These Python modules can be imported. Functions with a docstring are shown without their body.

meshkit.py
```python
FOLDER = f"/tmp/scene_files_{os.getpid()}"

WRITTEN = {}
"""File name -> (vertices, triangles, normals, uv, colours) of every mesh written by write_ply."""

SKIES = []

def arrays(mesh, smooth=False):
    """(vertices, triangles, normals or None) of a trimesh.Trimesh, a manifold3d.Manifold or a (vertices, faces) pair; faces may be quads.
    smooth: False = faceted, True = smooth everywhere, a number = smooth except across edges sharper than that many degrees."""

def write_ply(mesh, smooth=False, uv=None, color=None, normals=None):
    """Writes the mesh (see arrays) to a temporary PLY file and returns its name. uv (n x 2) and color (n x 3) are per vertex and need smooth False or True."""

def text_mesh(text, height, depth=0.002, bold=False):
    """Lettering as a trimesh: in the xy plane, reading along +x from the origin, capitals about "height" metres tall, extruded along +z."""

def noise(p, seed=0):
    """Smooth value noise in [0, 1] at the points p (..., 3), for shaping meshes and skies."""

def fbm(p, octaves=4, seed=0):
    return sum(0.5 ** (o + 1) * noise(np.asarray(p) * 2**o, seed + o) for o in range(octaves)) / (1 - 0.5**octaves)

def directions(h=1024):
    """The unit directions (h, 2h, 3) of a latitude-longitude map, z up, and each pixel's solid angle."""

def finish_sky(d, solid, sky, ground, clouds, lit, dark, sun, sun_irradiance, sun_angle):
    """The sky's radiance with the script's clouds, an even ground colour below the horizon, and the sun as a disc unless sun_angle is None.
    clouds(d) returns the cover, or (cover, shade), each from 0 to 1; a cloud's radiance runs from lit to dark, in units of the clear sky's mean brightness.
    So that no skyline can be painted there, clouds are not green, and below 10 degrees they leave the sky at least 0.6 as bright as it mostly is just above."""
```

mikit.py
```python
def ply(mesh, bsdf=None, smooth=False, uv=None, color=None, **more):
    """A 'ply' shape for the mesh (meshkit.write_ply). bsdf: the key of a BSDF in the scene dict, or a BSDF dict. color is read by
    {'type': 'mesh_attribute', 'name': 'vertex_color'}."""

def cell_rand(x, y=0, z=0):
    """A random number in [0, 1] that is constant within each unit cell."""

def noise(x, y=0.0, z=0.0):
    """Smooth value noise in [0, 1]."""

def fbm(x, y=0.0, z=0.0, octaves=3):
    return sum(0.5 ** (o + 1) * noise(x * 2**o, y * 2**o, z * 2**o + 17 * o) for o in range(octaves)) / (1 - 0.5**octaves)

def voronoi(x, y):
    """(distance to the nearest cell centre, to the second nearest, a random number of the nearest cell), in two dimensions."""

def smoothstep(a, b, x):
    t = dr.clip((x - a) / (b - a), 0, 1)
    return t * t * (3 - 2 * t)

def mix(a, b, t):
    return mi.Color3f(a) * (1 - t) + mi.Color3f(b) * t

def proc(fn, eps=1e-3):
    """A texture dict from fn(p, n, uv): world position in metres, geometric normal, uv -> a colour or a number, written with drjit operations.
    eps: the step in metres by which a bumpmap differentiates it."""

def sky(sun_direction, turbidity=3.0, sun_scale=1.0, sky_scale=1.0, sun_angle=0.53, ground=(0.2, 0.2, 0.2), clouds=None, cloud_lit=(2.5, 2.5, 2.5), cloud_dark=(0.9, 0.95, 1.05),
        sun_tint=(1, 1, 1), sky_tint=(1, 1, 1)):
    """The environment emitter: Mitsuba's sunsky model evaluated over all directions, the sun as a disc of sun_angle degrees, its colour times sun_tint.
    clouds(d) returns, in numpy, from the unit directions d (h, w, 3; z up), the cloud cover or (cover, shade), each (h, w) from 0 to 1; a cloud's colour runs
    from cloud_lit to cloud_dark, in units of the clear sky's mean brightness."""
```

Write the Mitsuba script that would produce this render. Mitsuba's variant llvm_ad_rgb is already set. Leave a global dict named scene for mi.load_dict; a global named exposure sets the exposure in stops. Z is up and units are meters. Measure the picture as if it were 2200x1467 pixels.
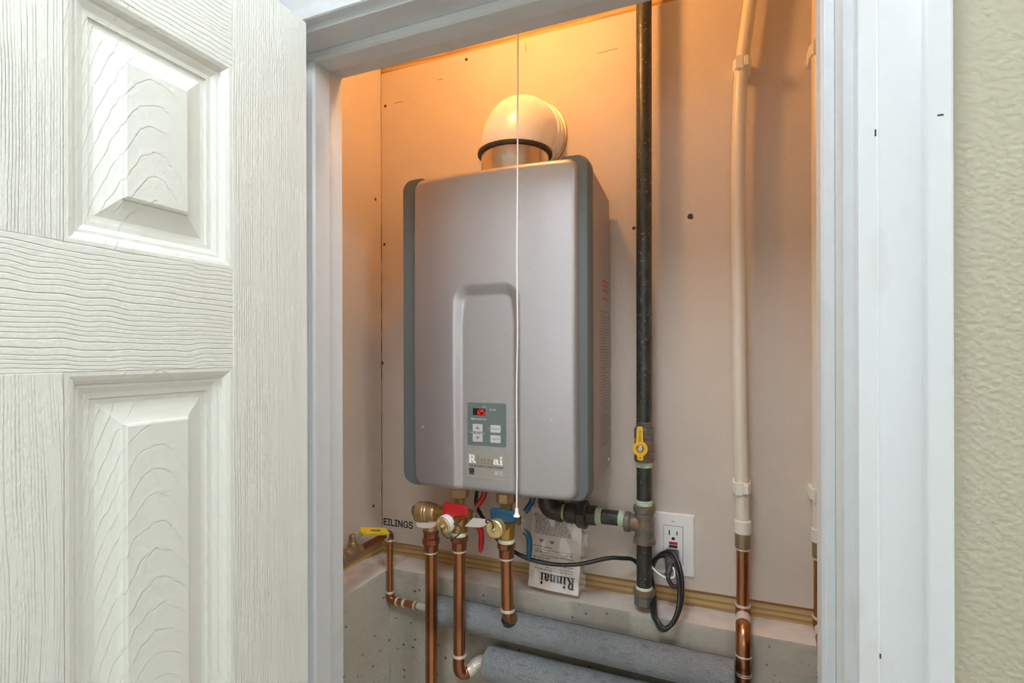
import math, random
import numpy as np
import trimesh
import mitsuba as mi
import drjit as dr
import mikit, meshkit
from mikit import proc, noise, fbm, voronoi, smoothstep, mix, cell_rand
from shapely.geometry import Polygon, Point, box as sbox
from shapely import affinity
from shapely.ops import unary_union
from scipy.spatial import Delaunay

random.seed(7); rng = np.random.default_rng(7)
H = 1.6                      # camera height above the floor; heights below are written relative to the camera
scene, labels = {}, {}

# ------------------------------------------------------------------ camera, lights, exposure
T = mi.ScalarTransform4f
FPX, YAW, ROLL = 1133.2, 0.39386, -0.00259
right = np.array([math.cos(YAW), math.sin(YAW), 0.0]); fwd = np.array([-math.sin(YAW), math.cos(YAW), 0.0]); down = np.array([0, 0, -1.0])
upv = -(math.sin(ROLL) * right + math.cos(ROLL) * down)
org = np.array([0, 0, H])
scene['camera'] = {'type': 'perspective', 'fov': math.degrees(2 * math.atan(1100 / FPX)), 'fov_axis': 'x',
                   'principal_point_offset_x': 0.0, 'principal_point_offset_y': -27.2 / 1467,
                   'near_clip': 0.01, 'far_clip': 100.0,
                   'to_world': T().look_at(origin=org.tolist(), target=(org + fwd).tolist(), up=upv.tolist())}
exposure = 0.0
ROOM_LIGHT = [19.5, 21.2, 22.8]     # opal ceiling light of the room
BULB_LIGHT = [124.0, 56.5, 18.0]
ROOM_LIGHT_2 = [43.0, 46.0, 46.5]   # its twin near the right wall
WINDOW_LIGHT = [1.45, 1.5, 1.65]     # daylight through the room's window     # warm bulb of the closet

# ------------------------------------------------------------------ materials
def rgb(*c): return {'type': 'rgb', 'value': list(map(float, c))}
def two(b): return {'type': 'twosided', 'bsdf': b}
def princ(color, rough=0.5, metal=0.0, spec=0.5, **k):
    return {'type': 'principled', 'base_color': color if isinstance(color, dict) else rgb(*color), 'roughness': rough if isinstance(rough, dict) else float(rough), 'metallic': float(metal), 'specular': float(spec), **k}
def mat(name, b): scene['mat_' + name] = two(b); return 'mat_' + name
def bump(b, fn, h, eps=4e-4): return {'type': 'bumpmap', 'arbitrary': proc(fn, eps), 'scale': h, 'bsdf': b}

def c_drywall(p, n, uv):
    a = fbm(p.x * 9, p.y * 9, p.z * 9, 3); f = noise(p.x * 420, p.y * 420, p.z * 160)
    return mix((0.60, 0.522, 0.455), (0.67, 0.598, 0.53), a * 0.7 + f * 0.3)
M_DRY = mat('drywall_paper', princ(proc(c_drywall), 0.85, spec=0.2))
def c_wall(p, n, uv): return mix((0.385, 0.365, 0.278), (0.42, 0.398, 0.31), fbm(p.x * 6, p.y * 6, p.z * 6, 2))
def b_peel(p, n, uv): return fbm(p.x * 300, p.y * 300, p.z * 300, 2)
M_WALL = mat('beige_paint', bump(princ(proc(c_wall), 0.6, spec=0.3), b_peel, 0.0010, 6e-4))
M_ROOMWALL = mat('room_paint', princ((0.70, 0.69, 0.64), 0.7))
M_CEIL = mat('ceiling_paint', princ((0.80, 0.80, 0.78), 0.8))
def c_trim(p, n, uv):
    d = fbm(p.x * 30, p.y * 30, p.z * 9, 3); s = smoothstep(0.66, 0.74, d)
    return mix((0.605, 0.638, 0.66), (0.53, 0.53, 0.525), s * 0.35)
def b_trim(p, n, uv): return fbm(p.x * 260, p.y * 260, p.z * 40, 2)
M_TRIM = mat('white_trim_paint', bump(princ(proc(c_trim), 0.33, spec=0.5), b_trim, 0.0002, 8e-4))
DOORC = (0.69, 0.71, 0.665)
def grain_v(K, wob):
    def f(p, n, uv):
        y = p.y + wob * 0.006 * (fbm(p.y * 16, p.z * 5, 3.0, 2) - 0.5) + 0.0007 * (noise(p.y * 90, p.z * 55, 8.0) - 0.5)
        q = y * K + 1.2 * noise(p.y * 70, 2.0, 9.0); fr = q - dr.floor(q)
        amp = smoothstep(0.15, 0.75, noise(dr.floor(q) * 7.31, p.z * 14, 4.0))
        line = (1 - smoothstep(0.0, 0.30, fr)) * smoothstep(0.0, 0.06, fr)
        return 1 - line * amp + 0.22 * noise(p.y * 900, p.z * 300, 5.0)
    return f
g_stile, g_mull = grain_v(300, 1.0), grain_v(480, 1.4)
def worn(fn, k=0.8): return proc(lambda p, n, uv: mix((0.60, 0.59, 0.515), DOORC, 1 - k * dr.clip(1 - fn(p, n, uv), 0, 1)))
M_STILE = mat('door_stile_paint', bump(princ(worn(g_stile), 0.45), g_stile, 0.0013))
M_MULL = mat('door_mullion_paint', bump(princ(worn(g_mull), 0.45), g_mull, 0.0008))
def b_rail(p, n, uv):
    w = p.z + 0.010 * (fbm(p.y * 9, p.z * 8, 2.0, 3) - 0.5) + 0.0035 * (noise(p.y * 55, p.z * 30, 4.0) - 0.5)
    q = w * 205.0 + 1.3 * noise(w * 70, p.y * 4, 9.0); fr = q - dr.floor(q)
    groove = 1 - smoothstep(0.0, 0.10, fr) * (1 - smoothstep(0.93, 1.0, fr))
    return 1 - groove * 0.9 + noise(p.y * 500, p.z * 500, 1.0) * 0.12
M_RAIL = mat('door_rail_paint', bump(princ(worn(b_rail, 1.0), 0.45), b_rail, 0.0009))
def b_panel(p, n, uv):
    yy = (p.y - 0.335) * 26.0
    q = p.z * 40 + yy * yy * 1.9 + 0.75 * fbm(p.y * 24, p.z * 14, 2.0, 2) + 0.20 * noise(p.y * 150, p.z * 110, 3.0) + 0.10 * noise(p.y * 420, p.z * 300, 6.0)
    fr = q - dr.floor(q)
    line = 1 - smoothstep(0.0, 0.035, fr) * (1 - smoothstep(0.985, 1.0, fr))
    near = smoothstep(0.0, 0.05, fr) * (1 - smoothstep(0.10, 0.32, fr))
    return 1 - line * 0.8 + near * noise(p.y * 420, p.z * 420, 1.0) * 0.6 + 0.10 * noise(p.y * 700, p.z * 700, 8.0)
M_PANEL = mat('door_panel_paint', bump(princ(worn(b_panel, 0.5), 0.45), b_panel, 0.0005))
def c_conc(p, n, uv):
    a = fbm(p.x * 11, p.y * 11, p.z * 8, 4); f = fbm(p.x * 120, p.y * 120, p.z * 120, 2)
    base = mix((0.365, 0.34, 0.285), (0.545, 0.52, 0.455), a * 0.65 + f * 0.35)
    u = p.x + p.y * 0.73
    d1, d2, r = voronoi(u * 55 + 3 * noise(u * 9, p.z * 9), p.z * 70 + 3 * noise(u * 8, p.z * 11, 3.0))
    pit = (1 - smoothstep(0.02 + 0.05 * r, 0.06 + 0.12 * r, d1 + 0.16 * (noise(u * 260, p.z * 260, 2.0) - 0.5))) * dr.select(r > 0.84, 1.0, 0.0)
    e1, e2, r2 = voronoi(u * 150 + 2 * noise(u * 30, p.z * 30), p.z * 170 + 2 * noise(u * 31, p.z * 29, 5.0))
    pit = dr.maximum(pit, (1 - smoothstep(0.05, 0.22, e1)) * dr.select(r2 > 0.90, 0.8, 0.0))
    base = base * (1 - 0.22 * smoothstep(0.5, 0.75, noise(u * 26, p.z * 1.5, 6.0)))
    st = smoothstep(0.60, 0.72, fbm(p.x * 3 + 7, p.y * 3, p.z * 2, 3))
    return mix(mix(base, (0.52, 0.51, 0.46), st * 0.5), (0.07, 0.065, 0.055), pit * 0.85)
M_CONC = mat('concrete', princ(proc(c_conc), 0.9, spec=0.2))
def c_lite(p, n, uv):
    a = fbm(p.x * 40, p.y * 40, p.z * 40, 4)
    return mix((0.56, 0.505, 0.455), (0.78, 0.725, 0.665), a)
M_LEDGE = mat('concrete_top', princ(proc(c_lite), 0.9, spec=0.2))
def c_wood(p, n, uv):
    u = p.x + p.y
    q = p.z * 95 + 2.2 * fbm(u * 2.2, p.z * 10, 1.0, 2) + 0.3 * noise(u * 14, p.z * 80, 4.0)
    fr = 0.5 + 0.5 * dr.sin(q * 6.283)
    k = smoothstep(0.80, 0.92, noise(u * 9, p.z * 26, 12.0))
    return mix(mix((0.56, 0.385, 0.185), (0.34, 0.205, 0.08), smoothstep(0.3, 1.0, fr) * 0.8 + 0.2 * noise(u * 30, p.z * 700, 3.0)), (0.22, 0.14, 0.05), k * 0.7)
M_WOOD = mat('pine_plate', princ(proc(c_wood), 0.7, spec=0.3))
M_CARPET = mat('carpet', princ((0.58, 0.50, 0.42), 0.95))
# heater
def c_silver(p, n, uv): return mix((0.455, 0.437, 0.455), (0.53, 0.512, 0.53), noise(p.x * 900, p.y * 300, p.z * 900))
M_COVER = mat('metallic_silver_paint', princ(proc(c_silver), 0.41, 0.75, clearcoat=0.25, clearcoat_gloss=0.6))
M_BODY = mat('warm_grey_enamel', princ((0.37, 0.325, 0.30), 0.45))
M_BAR = mat('slate_grey_plastic', princ((0.118, 0.136, 0.136), 0.38))
M_GAP = mat('black_gap', princ((0.015, 0.015, 0.015), 0.8))
M_PAD = mat('grey_green_keypad', princ((0.125, 0.16, 0.155), 0.42))
M_BTN = mat('silver_button', princ((0.62, 0.62, 0.62), 0.35, 0.3))
M_INKW = mat('pale_ink', princ((0.72, 0.74, 0.72), 0.6))
M_INKG = mat('grey_ink', princ((0.20, 0.21, 0.21), 0.6))
M_INKB = mat('black_ink', princ((0.02, 0.02, 0.02), 0.7))
M_INKR = mat('red_ink', princ((0.42, 0.16, 0.13), 0.7))
M_INKS = mat('faded_ink', princ((0.20, 0.175, 0.16), 0.7))
M_INKF = mat('faint_ink', princ((0.255, 0.222, 0.205), 0.7))
M_DISP = mat('black_display', princ((0.008, 0.004, 0.004), 0.2))
M_PLATE = mat('brushed_nameplate', princ((0.42, 0.40, 0.37), 0.4, 0.5))
M_CHROME = mat('chrome', princ((0.86, 0.86, 0.85), 0.22, 0.9))
M_LETW = mat('white_letter', princ((0.88, 0.88, 0.84), 0.3))
M_LETT = mat('tan_letter', princ((0.30, 0.245, 0.185), 0.35, 0.3))
M_VENT = mat('cream_vent_plastic', princ((0.85, 0.835, 0.79), 0.22, clearcoat=0.4))
M_COLLAR = mat('steel_collar', princ((0.74, 0.60, 0.46), 0.25, 0.9))
M_RUBBER = mat('black_rubber', princ((0.03, 0.03, 0.03), 0.5))
# pipes
def c_iron(p, n, uv):
    a = fbm(p.x * 160, p.y * 160, p.z * 50, 3); b = smoothstep(0.70, 0.80, fbm(p.x * 330, p.y * 330, p.z * 190, 2))
    return mix(mix((0.022, 0.024, 0.026), (0.075, 0.078, 0.07), a), (0.26, 0.19, 0.13), b * 0.75)
M_IRON = mat('black_iron', princ(proc(c_iron), 0.38, 0.35))
def c_cast(p, n, uv):
    a = fbm(p.x * 120, p.y * 120, p.z * 120, 3); b = smoothstep(0.48, 0.66, fbm(p.x * 60, p.y * 60, p.z * 60, 3))
    return mix(mix((0.10, 0.095, 0.085), (0.24, 0.225, 0.20), a), (0.27, 0.15, 0.07), b * 0.8)
M_CAST = mat('rusty_cast_iron', princ(proc(c_cast), 0.5, 0.35))
def c_dark(p, n, uv): return mix((0.025, 0.022, 0.02), (0.085, 0.07, 0.055), fbm(p.x * 130, p.y * 130, p.z * 130, 3))
M_DARKIRON = mat('dark_union_iron', princ(proc(c_dark), 0.42, 0.3))
def c_thread(p, n, uv): return mix((0.36, 0.50, 0.38), (0.68, 0.72, 0.58), fbm(p.x * 260, p.y * 260, p.z * 260, 2))
M_DOPE = mat('green_pipe_dope', princ(proc(c_thread), 0.6))
M_DOPEY = mat('yellow_pipe_dope', princ((0.50, 0.45, 0.22), 0.6))
M_DOPEW = mat('pale_pipe_dope', princ((0.74, 0.76, 0.64), 0.6))
def c_cu(p, n, uv):
    a = fbm(p.x * 60, p.y * 60, p.z * 14, 3); b = smoothstep(0.55, 0.8, fbm(p.x * 25, p.y * 25, p.z * 9, 2))
    return mix(mix((0.43, 0.175, 0.085), (0.58, 0.262, 0.135), a), (0.25, 0.10, 0.05), b * 0.8)
M_CU = mat('copper', princ(proc(c_cu), 0.28, 0.95))
M_CUDARK = mat('tarnished_copper', princ((0.36, 0.145, 0.075), 0.3, 0.9))
M_SOLDER = mat('solder', princ((0.72, 0.70, 0.63), 0.4, 0.4))
M_FLUX = mat('fluxed_copper', princ((0.74, 0.66, 0.60), 0.25, 0.3))
def c_brass(p, n, uv): return mix((0.62, 0.40, 0.11), (0.50, 0.29, 0.09), fbm(p.x * 90, p.y * 90, p.z * 90, 3))
M_BRASS = mat('brass', princ(proc(c_brass), 0.32, 0.8))
M_BRASSCAP = mat('bright_brass', princ((0.86, 0.66, 0.30), 0.3, 0.75))
M_BRONZE = mat('bronze', princ((0.55, 0.36, 0.19), 0.36, 0.7))
M_OLDBRASS = mat('old_valve_brass', princ((0.34, 0.25, 0.16), 0.42, 0.6))
M_STEEL = mat('steel', princ((0.62, 0.62, 0.60), 0.28, 0.9))
M_RED = mat('red_plastic', princ((0.48, 0.010, 0.014), 0.32, clearcoat=0.3))
M_BLUE = mat('blue_plastic', princ((0.006, 0.06, 0.125), 0.34, clearcoat=0.3))
M_YEL = mat('yellow_paint', princ((0.86, 0.50, 0.015), 0.42))
M_YEL2 = mat('yellow_vinyl', princ((0.88, 0.62, 0.015), 0.42))
M_WHITEP = mat('white_plastic', princ((0.88, 0.88, 0.87), 0.35))
M_CREAMP = mat('cream_coupling', princ((0.76, 0.74, 0.66), 0.4))
M_PEX = mat('pex_plastic', princ((0.74, 0.68, 0.58), 0.38))
M_PAPER = mat('paper', princ((0.56, 0.50, 0.43), 0.8))
def c_foam(p, n, uv):
    a = noise(p.x * 1000, p.y * 1000, p.z * 1000); b = fbm(p.x * 30, p.y * 30, p.z * 30, 3)
    s = smoothstep(0.66, 0.72, fbm(p.x * 60 + 4, p.y * 130, p.z * 160, 2))
    return mix(mix((0.09, 0.10, 0.11), (0.33, 0.355, 0.37), a * 0.75 + b * 0.3), (0.10, 0.11, 0.12), s * 0.35)
M_FOAM = mat('grey_pipe_foam', bump(princ(proc(c_foam), 0.75), lambda p, n, uv: noise(p.x * 800, p.y * 800, p.z * 800), 0.0007))
M_FOAMIN = mat('dark_foam', princ((0.035, 0.035, 0.035), 0.9))
M_CORD = mat('black_cord', princ((0.016, 0.017, 0.019), 0.32, clearcoat=0.2))
M_ROPE = mat('cotton_cord', princ((0.84, 0.79, 0.72), 0.9))
M_BAGPAPER = mat('booklet_paper', princ((0.72, 0.645, 0.585), 0.55))
scene['mat_bag_film'] = {'type': 'thindielectric', 'int_ior': 1.35}
M_PLUG = mat('dark_grey_plug', princ((0.055, 0.057, 0.06), 0.4))
M_SLOT = mat('slot', princ((0.02, 0.02, 0.02), 0.8))
M_ENAMEL = mat('fixture_porcelain', princ((0.82, 0.81, 0.78), 0.25))
M_DENT = mat('nail_hole', princ((0.07, 0.05, 0.04), 0.9))

# ------------------------------------------------------------------ mesh helpers
def tm(v, f): return trimesh.Trimesh(np.asarray(v, float), np.asarray(f, int), process=False)
def cat(*ms):
    out = []
    for m in ms: out += m if isinstance(m, (list, tuple)) else [m]
    return trimesh.util.concatenate(out)
def add(key, mesh, m, smooth=False, **more):
    if isinstance(mesh, (list, tuple)): mesh = cat(*mesh)
    mesh = mesh.copy(); mesh.apply_translation([0, 0, H])
    base, k = key, 1
    while key in scene: key = f'{base}_{k:03d}'; k += 1
    scene[key] = mikit.ply(mesh, m, smooth, **more)
    return key
def lab(key, label, category=None, group=None, kind=None):
    d = {'label': label}
    if category: d['category'] = category
    if group: d['group'] = group
    if kind: d['kind'] = kind
    labels[key] = d
def box(x0, x1, y0, y1, z0, z1, b=0.0):
    c = np.array([[x0, y0, z0], [x1, y1, z1]], float)
    if b <= 0: return trimesh.creation.box(bounds=c)
    pts = []
    for i in (0, 1):
        for j in (0, 1):
            for k in (0, 1):
                p = np.array([c[i][0], c[j][1], c[k][2]]); s = np.array([1 - 2 * i, 1 - 2 * j, 1 - 2 * k])
                for ax in range(3):
                    q = p + s * b; q[ax] = p[ax]; pts.append(q)
    return trimesh.convex.convex_hull(np.array(pts))
def frame(d):
    d = np.asarray(d, float); d = d / np.linalg.norm(d)
    a = np.cross(d, [0, 0, 1.0] if abs(d[2]) < 0.9 else [0, 1.0, 0]); a /= np.linalg.norm(a)
    return d, a, np.cross(d, a)
def lathe(profile, p0, d, n=32, rot=0.0, squash=None):
    """(radius, distance along d from p0) pairs turned round the axis; n=6 or 8 gives hex and octagon bodies."""
    d, a, b = frame(d); ang = np.arange(n) * 2 * np.pi / n + rot
    P = np.asarray(profile, float); v = []
    for r, h in P: v.append(np.asarray(p0) + h * d + r * (np.cos(ang)[:, None] * a + np.sin(ang)[:, None] * b))
    v = np.vstack(v); f = []
    m = len(P)
    for i in range(m - 1):
        for j in range(n):
            q = (i * n + j, i * n + (j + 1) % n, (i + 1) * n + (j + 1) % n, (i + 1) * n + j)
            f += [(q[0], q[1], q[2]), (q[0], q[2], q[3])]
    k = len(v); v = np.vstack([v, [np.asarray(p0) + P[0][1] * d], [np.asarray(p0) + P[-1][1] * d]])
    for j in range(n):
        f += [(k, (j + 1) % n, j), (k + 1, (m - 1) * n + j, (m - 1) * n + (j + 1) % n)]
    t = tm(v, f)
    t.merge_vertices(); t.fix_normals()
    return t
def cyl(p0, p1, r, n=28, ch=0.0):
    L = np.linalg.norm(np.subtract(p1, p0)); d = np.subtract(p1, p0) / L
    prof = [(r, 0), (r, L)] if ch <= 0 else [(r - ch, 0), (r, ch), (r, L - ch), (r - ch, L)]
    return lathe(prof, p0, d, n)
def ring(c, d, r, w, n=28, bulge=0.0):
    return lathe([(r - 0.0005 - bulge, -w / 2), (r, -w / 4), (r, w / 4), (r - 0.0005 - bulge, w / 2)], c, d, n)
def spline(pts, n=12):
    p = np.asarray(pts, float)
    q = np.vstack([2 * p[0] - p[1], p, 2 * p[-1] - p[-2]]); out = []
    for i in range(1, len(q) - 2):
        t = np.linspace(0, 1, n, endpoint=False)[:, None]
        a, b, c, d = q[i - 1], q[i], q[i + 1], q[i + 2]
        out.append(0.5 * (2 * b + (c - a) * t + (2 * a - 5 * b + 4 * c - d) * t**2 + (3 * b - a - 3 * c + d) * t**3))
    return np.vstack(out + [p[-1:]])
def tube(path, r, n=20, caps=True):
    p = np.asarray(path, float); r = np.broadcast_to(np.asarray(r, float), (len(p),))
    t = np.gradient(p, axis=0); t /= np.linalg.norm(t, axis=1, keepdims=True)
    _, a, b = frame(t[0]); v = []; ang = np.arange(n) * 2 * np.pi / n
    for i in range(len(p)):
        a = a - t[i] * (a @ t[i]); a /= np.linalg.norm(a); b = np.cross(t[i], a)
        v.append(p[i] + r[i] * (np.cos(ang)[:, None] * a + np.sin(ang)[:, None] * b))
    v = np.vstack(v); f = []
    for i in range(len(p) - 1):
        for j in range(n):
            q = (i * n + j, i * n + (j + 1) % n, (i + 1) * n + (j + 1) % n, (i + 1) * n + j)
            f += [(q[0], q[1], q[2]), (q[0], q[2], q[3])]
    if caps:
        k = len(v); v = np.vstack([v, p[:1], p[-1:]])
        for j in range(n): f += [(k, (j + 1) % n, j), (k + 1, (len(p) - 1) * n + j, (len(p) - 1) * n + (j + 1) % n)]
    return tm(v, f)
def arc(a, corner, b, R, n=14):
    """Path from a round a corner to b with bend radius R."""
    a, c, b = (np.asarray(x, float) for x in (a, corner, b))
    u = (a - c) / np.linalg.norm(a - c); w = (b - c) / np.linalg.norm(b - c)
    half = math.acos(np.clip(u @ w, -1, 1)) / 2; L = R / math.tan(half)
    bis = (u + w) / np.linalg.norm(u + w); o = c + bis * R / math.sin(half)
    s, e = c + u * L, c + w * L
    v0, v1 = (s - o) / R, (e - o) / R; th = math.acos(np.clip(v0 @ v1, -1, 1))
    ts = np.linspace(0, 1, n)
    pts = [o + R * (math.sin((1 - t) * th) * v0 + math.sin(t * th) * v1) / math.sin(th) for t in ts]
    out = []
    if np.linalg.norm(a - s) > 1e-4: out.append(a)
    out += pts
    if np.linalg.norm(b - e) > 1e-4: out.append(b)
    return np.array(out)
def prism(poly, depth, o=(0, 0, 0), ex=(1, 0, 0), ey=(0, 0, 1)):
    """A shapely outline in the plane o + x ex + y ey, given a depth along ex x ey."""
    ex, ey = np.asarray(ex, float), np.asarray(ey, float); ez = np.cross(ex, ey)
    out = []
    for g in getattr(poly, 'geoms', [poly]):
        m = trimesh.creation.extrude_polygon(g, depth, engine='earcut')
        v = m.vertices; m.vertices = np.asarray(o) + v[:, :1] * ex + v[:, 1:2] * ey + v[:, 2:] * ez
        out.append(m)
    return cat(*out)
def front(poly, x, y, z, depth):   # a flat piece on a wall that faces the room: drawn x right, y up, proud of y by depth
    return prism(poly, depth, (x, y, z))
def rrect(x0, x1, y0, y1, r, q=6): return sbox(x0 + r, y0 + r, x1 - r, y1 - r).buffer(r, quad_segs=q)
def words(t, h, x, y, z, depth=0.0003, width=None, bold=False, up=1, ex=None):
    m = meshkit.text_mesh(t, h, depth, bold)
    if width: m.apply_scale([width / (m.bounds[1][0] - m.bounds[0][0]), 1, 1])
    v = m.vertices.copy(); m.vertices = np.c_[x + up * v[:, 0], y - v[:, 2], z + up * v[:, 1]]
    return m
def quadstrip(top, bot, th):
    """A thin curved sheet between two edge lines, with a thickness."""
    A, B = spline(top, 6), spline(bot, 6); n = len(A)
    nrm = np.cross(np.gradient(A, axis=0), B - A); nrm /= np.linalg.norm(nrm, axis=1, keepdims=True)
    v = np.vstack([A, B, A + nrm * th, B + nrm * th]); f = []
    for i in range(n - 1):
        f += [(i, i + 1, n + i + 1), (i, n + i + 1, n + i), (2 * n + i, 3 * n + i + 1, 2 * n + i + 1), (2 * n + i, 3 * n + i, 3 * n + i + 1)]
        f += [(i, 2 * n + i + 1, i + 1), (i, 2 * n + i, 2 * n + i + 1), (n + i, n + i + 1, 3 * n + i + 1), (n + i, 3 * n + i + 1, 3 * n + i)]
    f += [(0, n, 3 * n), (0, 3 * n, 2 * n), (n - 1, 4 * n - 1, 2 * n - 1), (n - 1, 3 * n - 1, 4 * n - 1)]
    m = tm(v, f); m.fix_normals(); return m
def rough_grid(x0, x1, nx, fn):
    pass

# ------------------------------------------------------------------ the room
ZC, ZF = 0.84, -H                                     # ceiling and floor
YF, YB, YW = 0.5457, 0.657, 1.0                       # room face and closet face of the front wall, closet back wall
XL, XR, ZH = -0.5587, 0.0922, 0.4295                  # faces of the door lining
XCL, XCR = -0.738, 0.270                              # closet side walls
RX0, RX1, RY0 = -1.75, 1.75, -2.5
add('floor', box(RX0, RX1, RY0, 1.05, ZF - 0.05, ZF), M_CARPET); lab('floor', 'plain carpeted floor below the view', kind='structure')
add('ceiling', box(RX0, RX1, RY0, 1.05, ZC, ZC + 0.05), M_CEIL); lab('ceiling', 'plain white ceiling above the doorway', kind='structure')
add('wall_front', [box(RX0, XL - 0.018, YF + 0.0005, YB, ZF, ZC), box(XR + 0.018, RX1, YF + 0.0005, YB, ZF, ZC), box(XL - 0.018, XR + 0.018, YF + 0.0005, YB, ZH + 0.018, ZC)], M_WALL)
lab('wall_front', 'beige painted wall round the closet doorway with orange peel texture', kind='structure')
add('wall_room_left', box(RX0 - 0.05, RX0, RY0, YF, ZF, ZC), M_ROOMWALL); lab('wall_room_left', 'painted side wall of the room outside the view', kind='structure')
add('wall_room_right', box(RX1, RX1 + 0.05, RY0, YF, ZF, ZC), M_ROOMWALL); lab('wall_room_right', 'painted side wall of the room beyond the casing', kind='structure')
add('wall_room_back', box(RX0, RX1, RY0 - 0.05, RY0, ZF, ZC), M_ROOMWALL); lab('wall_room_back', 'painted room wall behind the viewer', kind='structure')
# closet: drywall sheets over a pine plate on a concrete foundation
def wavy_sheet(x0, x1, z0, z1):  # ragged lower-left edge of the left sheet in the corner is cut paper
    return box(x0, x1, YW, YW + 0.0125, z0, z1)
add('wall_back', box(XCL, XCR + 0.02, YW, YW + 0.0125, -0.4245, 0.6415), M_DRY); lab('wall_back', 'bare unpainted drywall at the back of the closet', kind='structure')
edge = [(0.0, -0.425)]
zz = -0.425
while zz < ZC: edge.append((rng.uniform(0, 0.0022) if zz < 0.30 else 0.0004, min(zz, ZC))); zz += rng.uniform(0.006, 0.02)
edge.append((0.0, ZC)); poly = [(YB, -0.4405), (YW - 0.0008, -0.4235)] + [(YW - 0.0006 - e, z) for e, z in edge[1:-1]] + [(YW - 0.0006, ZC), (YB, ZC)]
add('wall_left', prism(Polygon(poly), 0.0125, (XCL - 0.0125, 0, 0), (0, 1, 0), (0, 0, 1)), M_DRY); lab('wall_left', 'bare drywall sheet on the left side of the closet', kind='structure')
add('wall_right', box(XCR, XCR + 0.0125, YB, YW, -0.44, ZC), M_DRY); lab('wall_right', 'bare drywall on the hidden right side of the closet', kind='structure')
add('wall_back__sill_plate', box(XCL - 0.03, XCR + 0.02, YW + 0.0065, YW + 0.045, -0.4555, -0.40), M_WOOD); lab('wall_back__sill_plate', 'pine sill plate under the back drywall')
add('wall_back__top_plate', box(XCL - 0.03, XCR + 0.02, YW + 0.0055, YW + 0.045, 0.60, ZC), M_WOOD); lab('wall_back__top_plate', 'brown framing showing above the back drywall')
add('wall_left__sill_plate', box(XCL - 0.045, XCL - 0.006, YB, YW + 0.006, -0.4555, -0.40), M_WOOD); lab('wall_left__sill_plate', 'pine sill plate under the left drywall')
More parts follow.
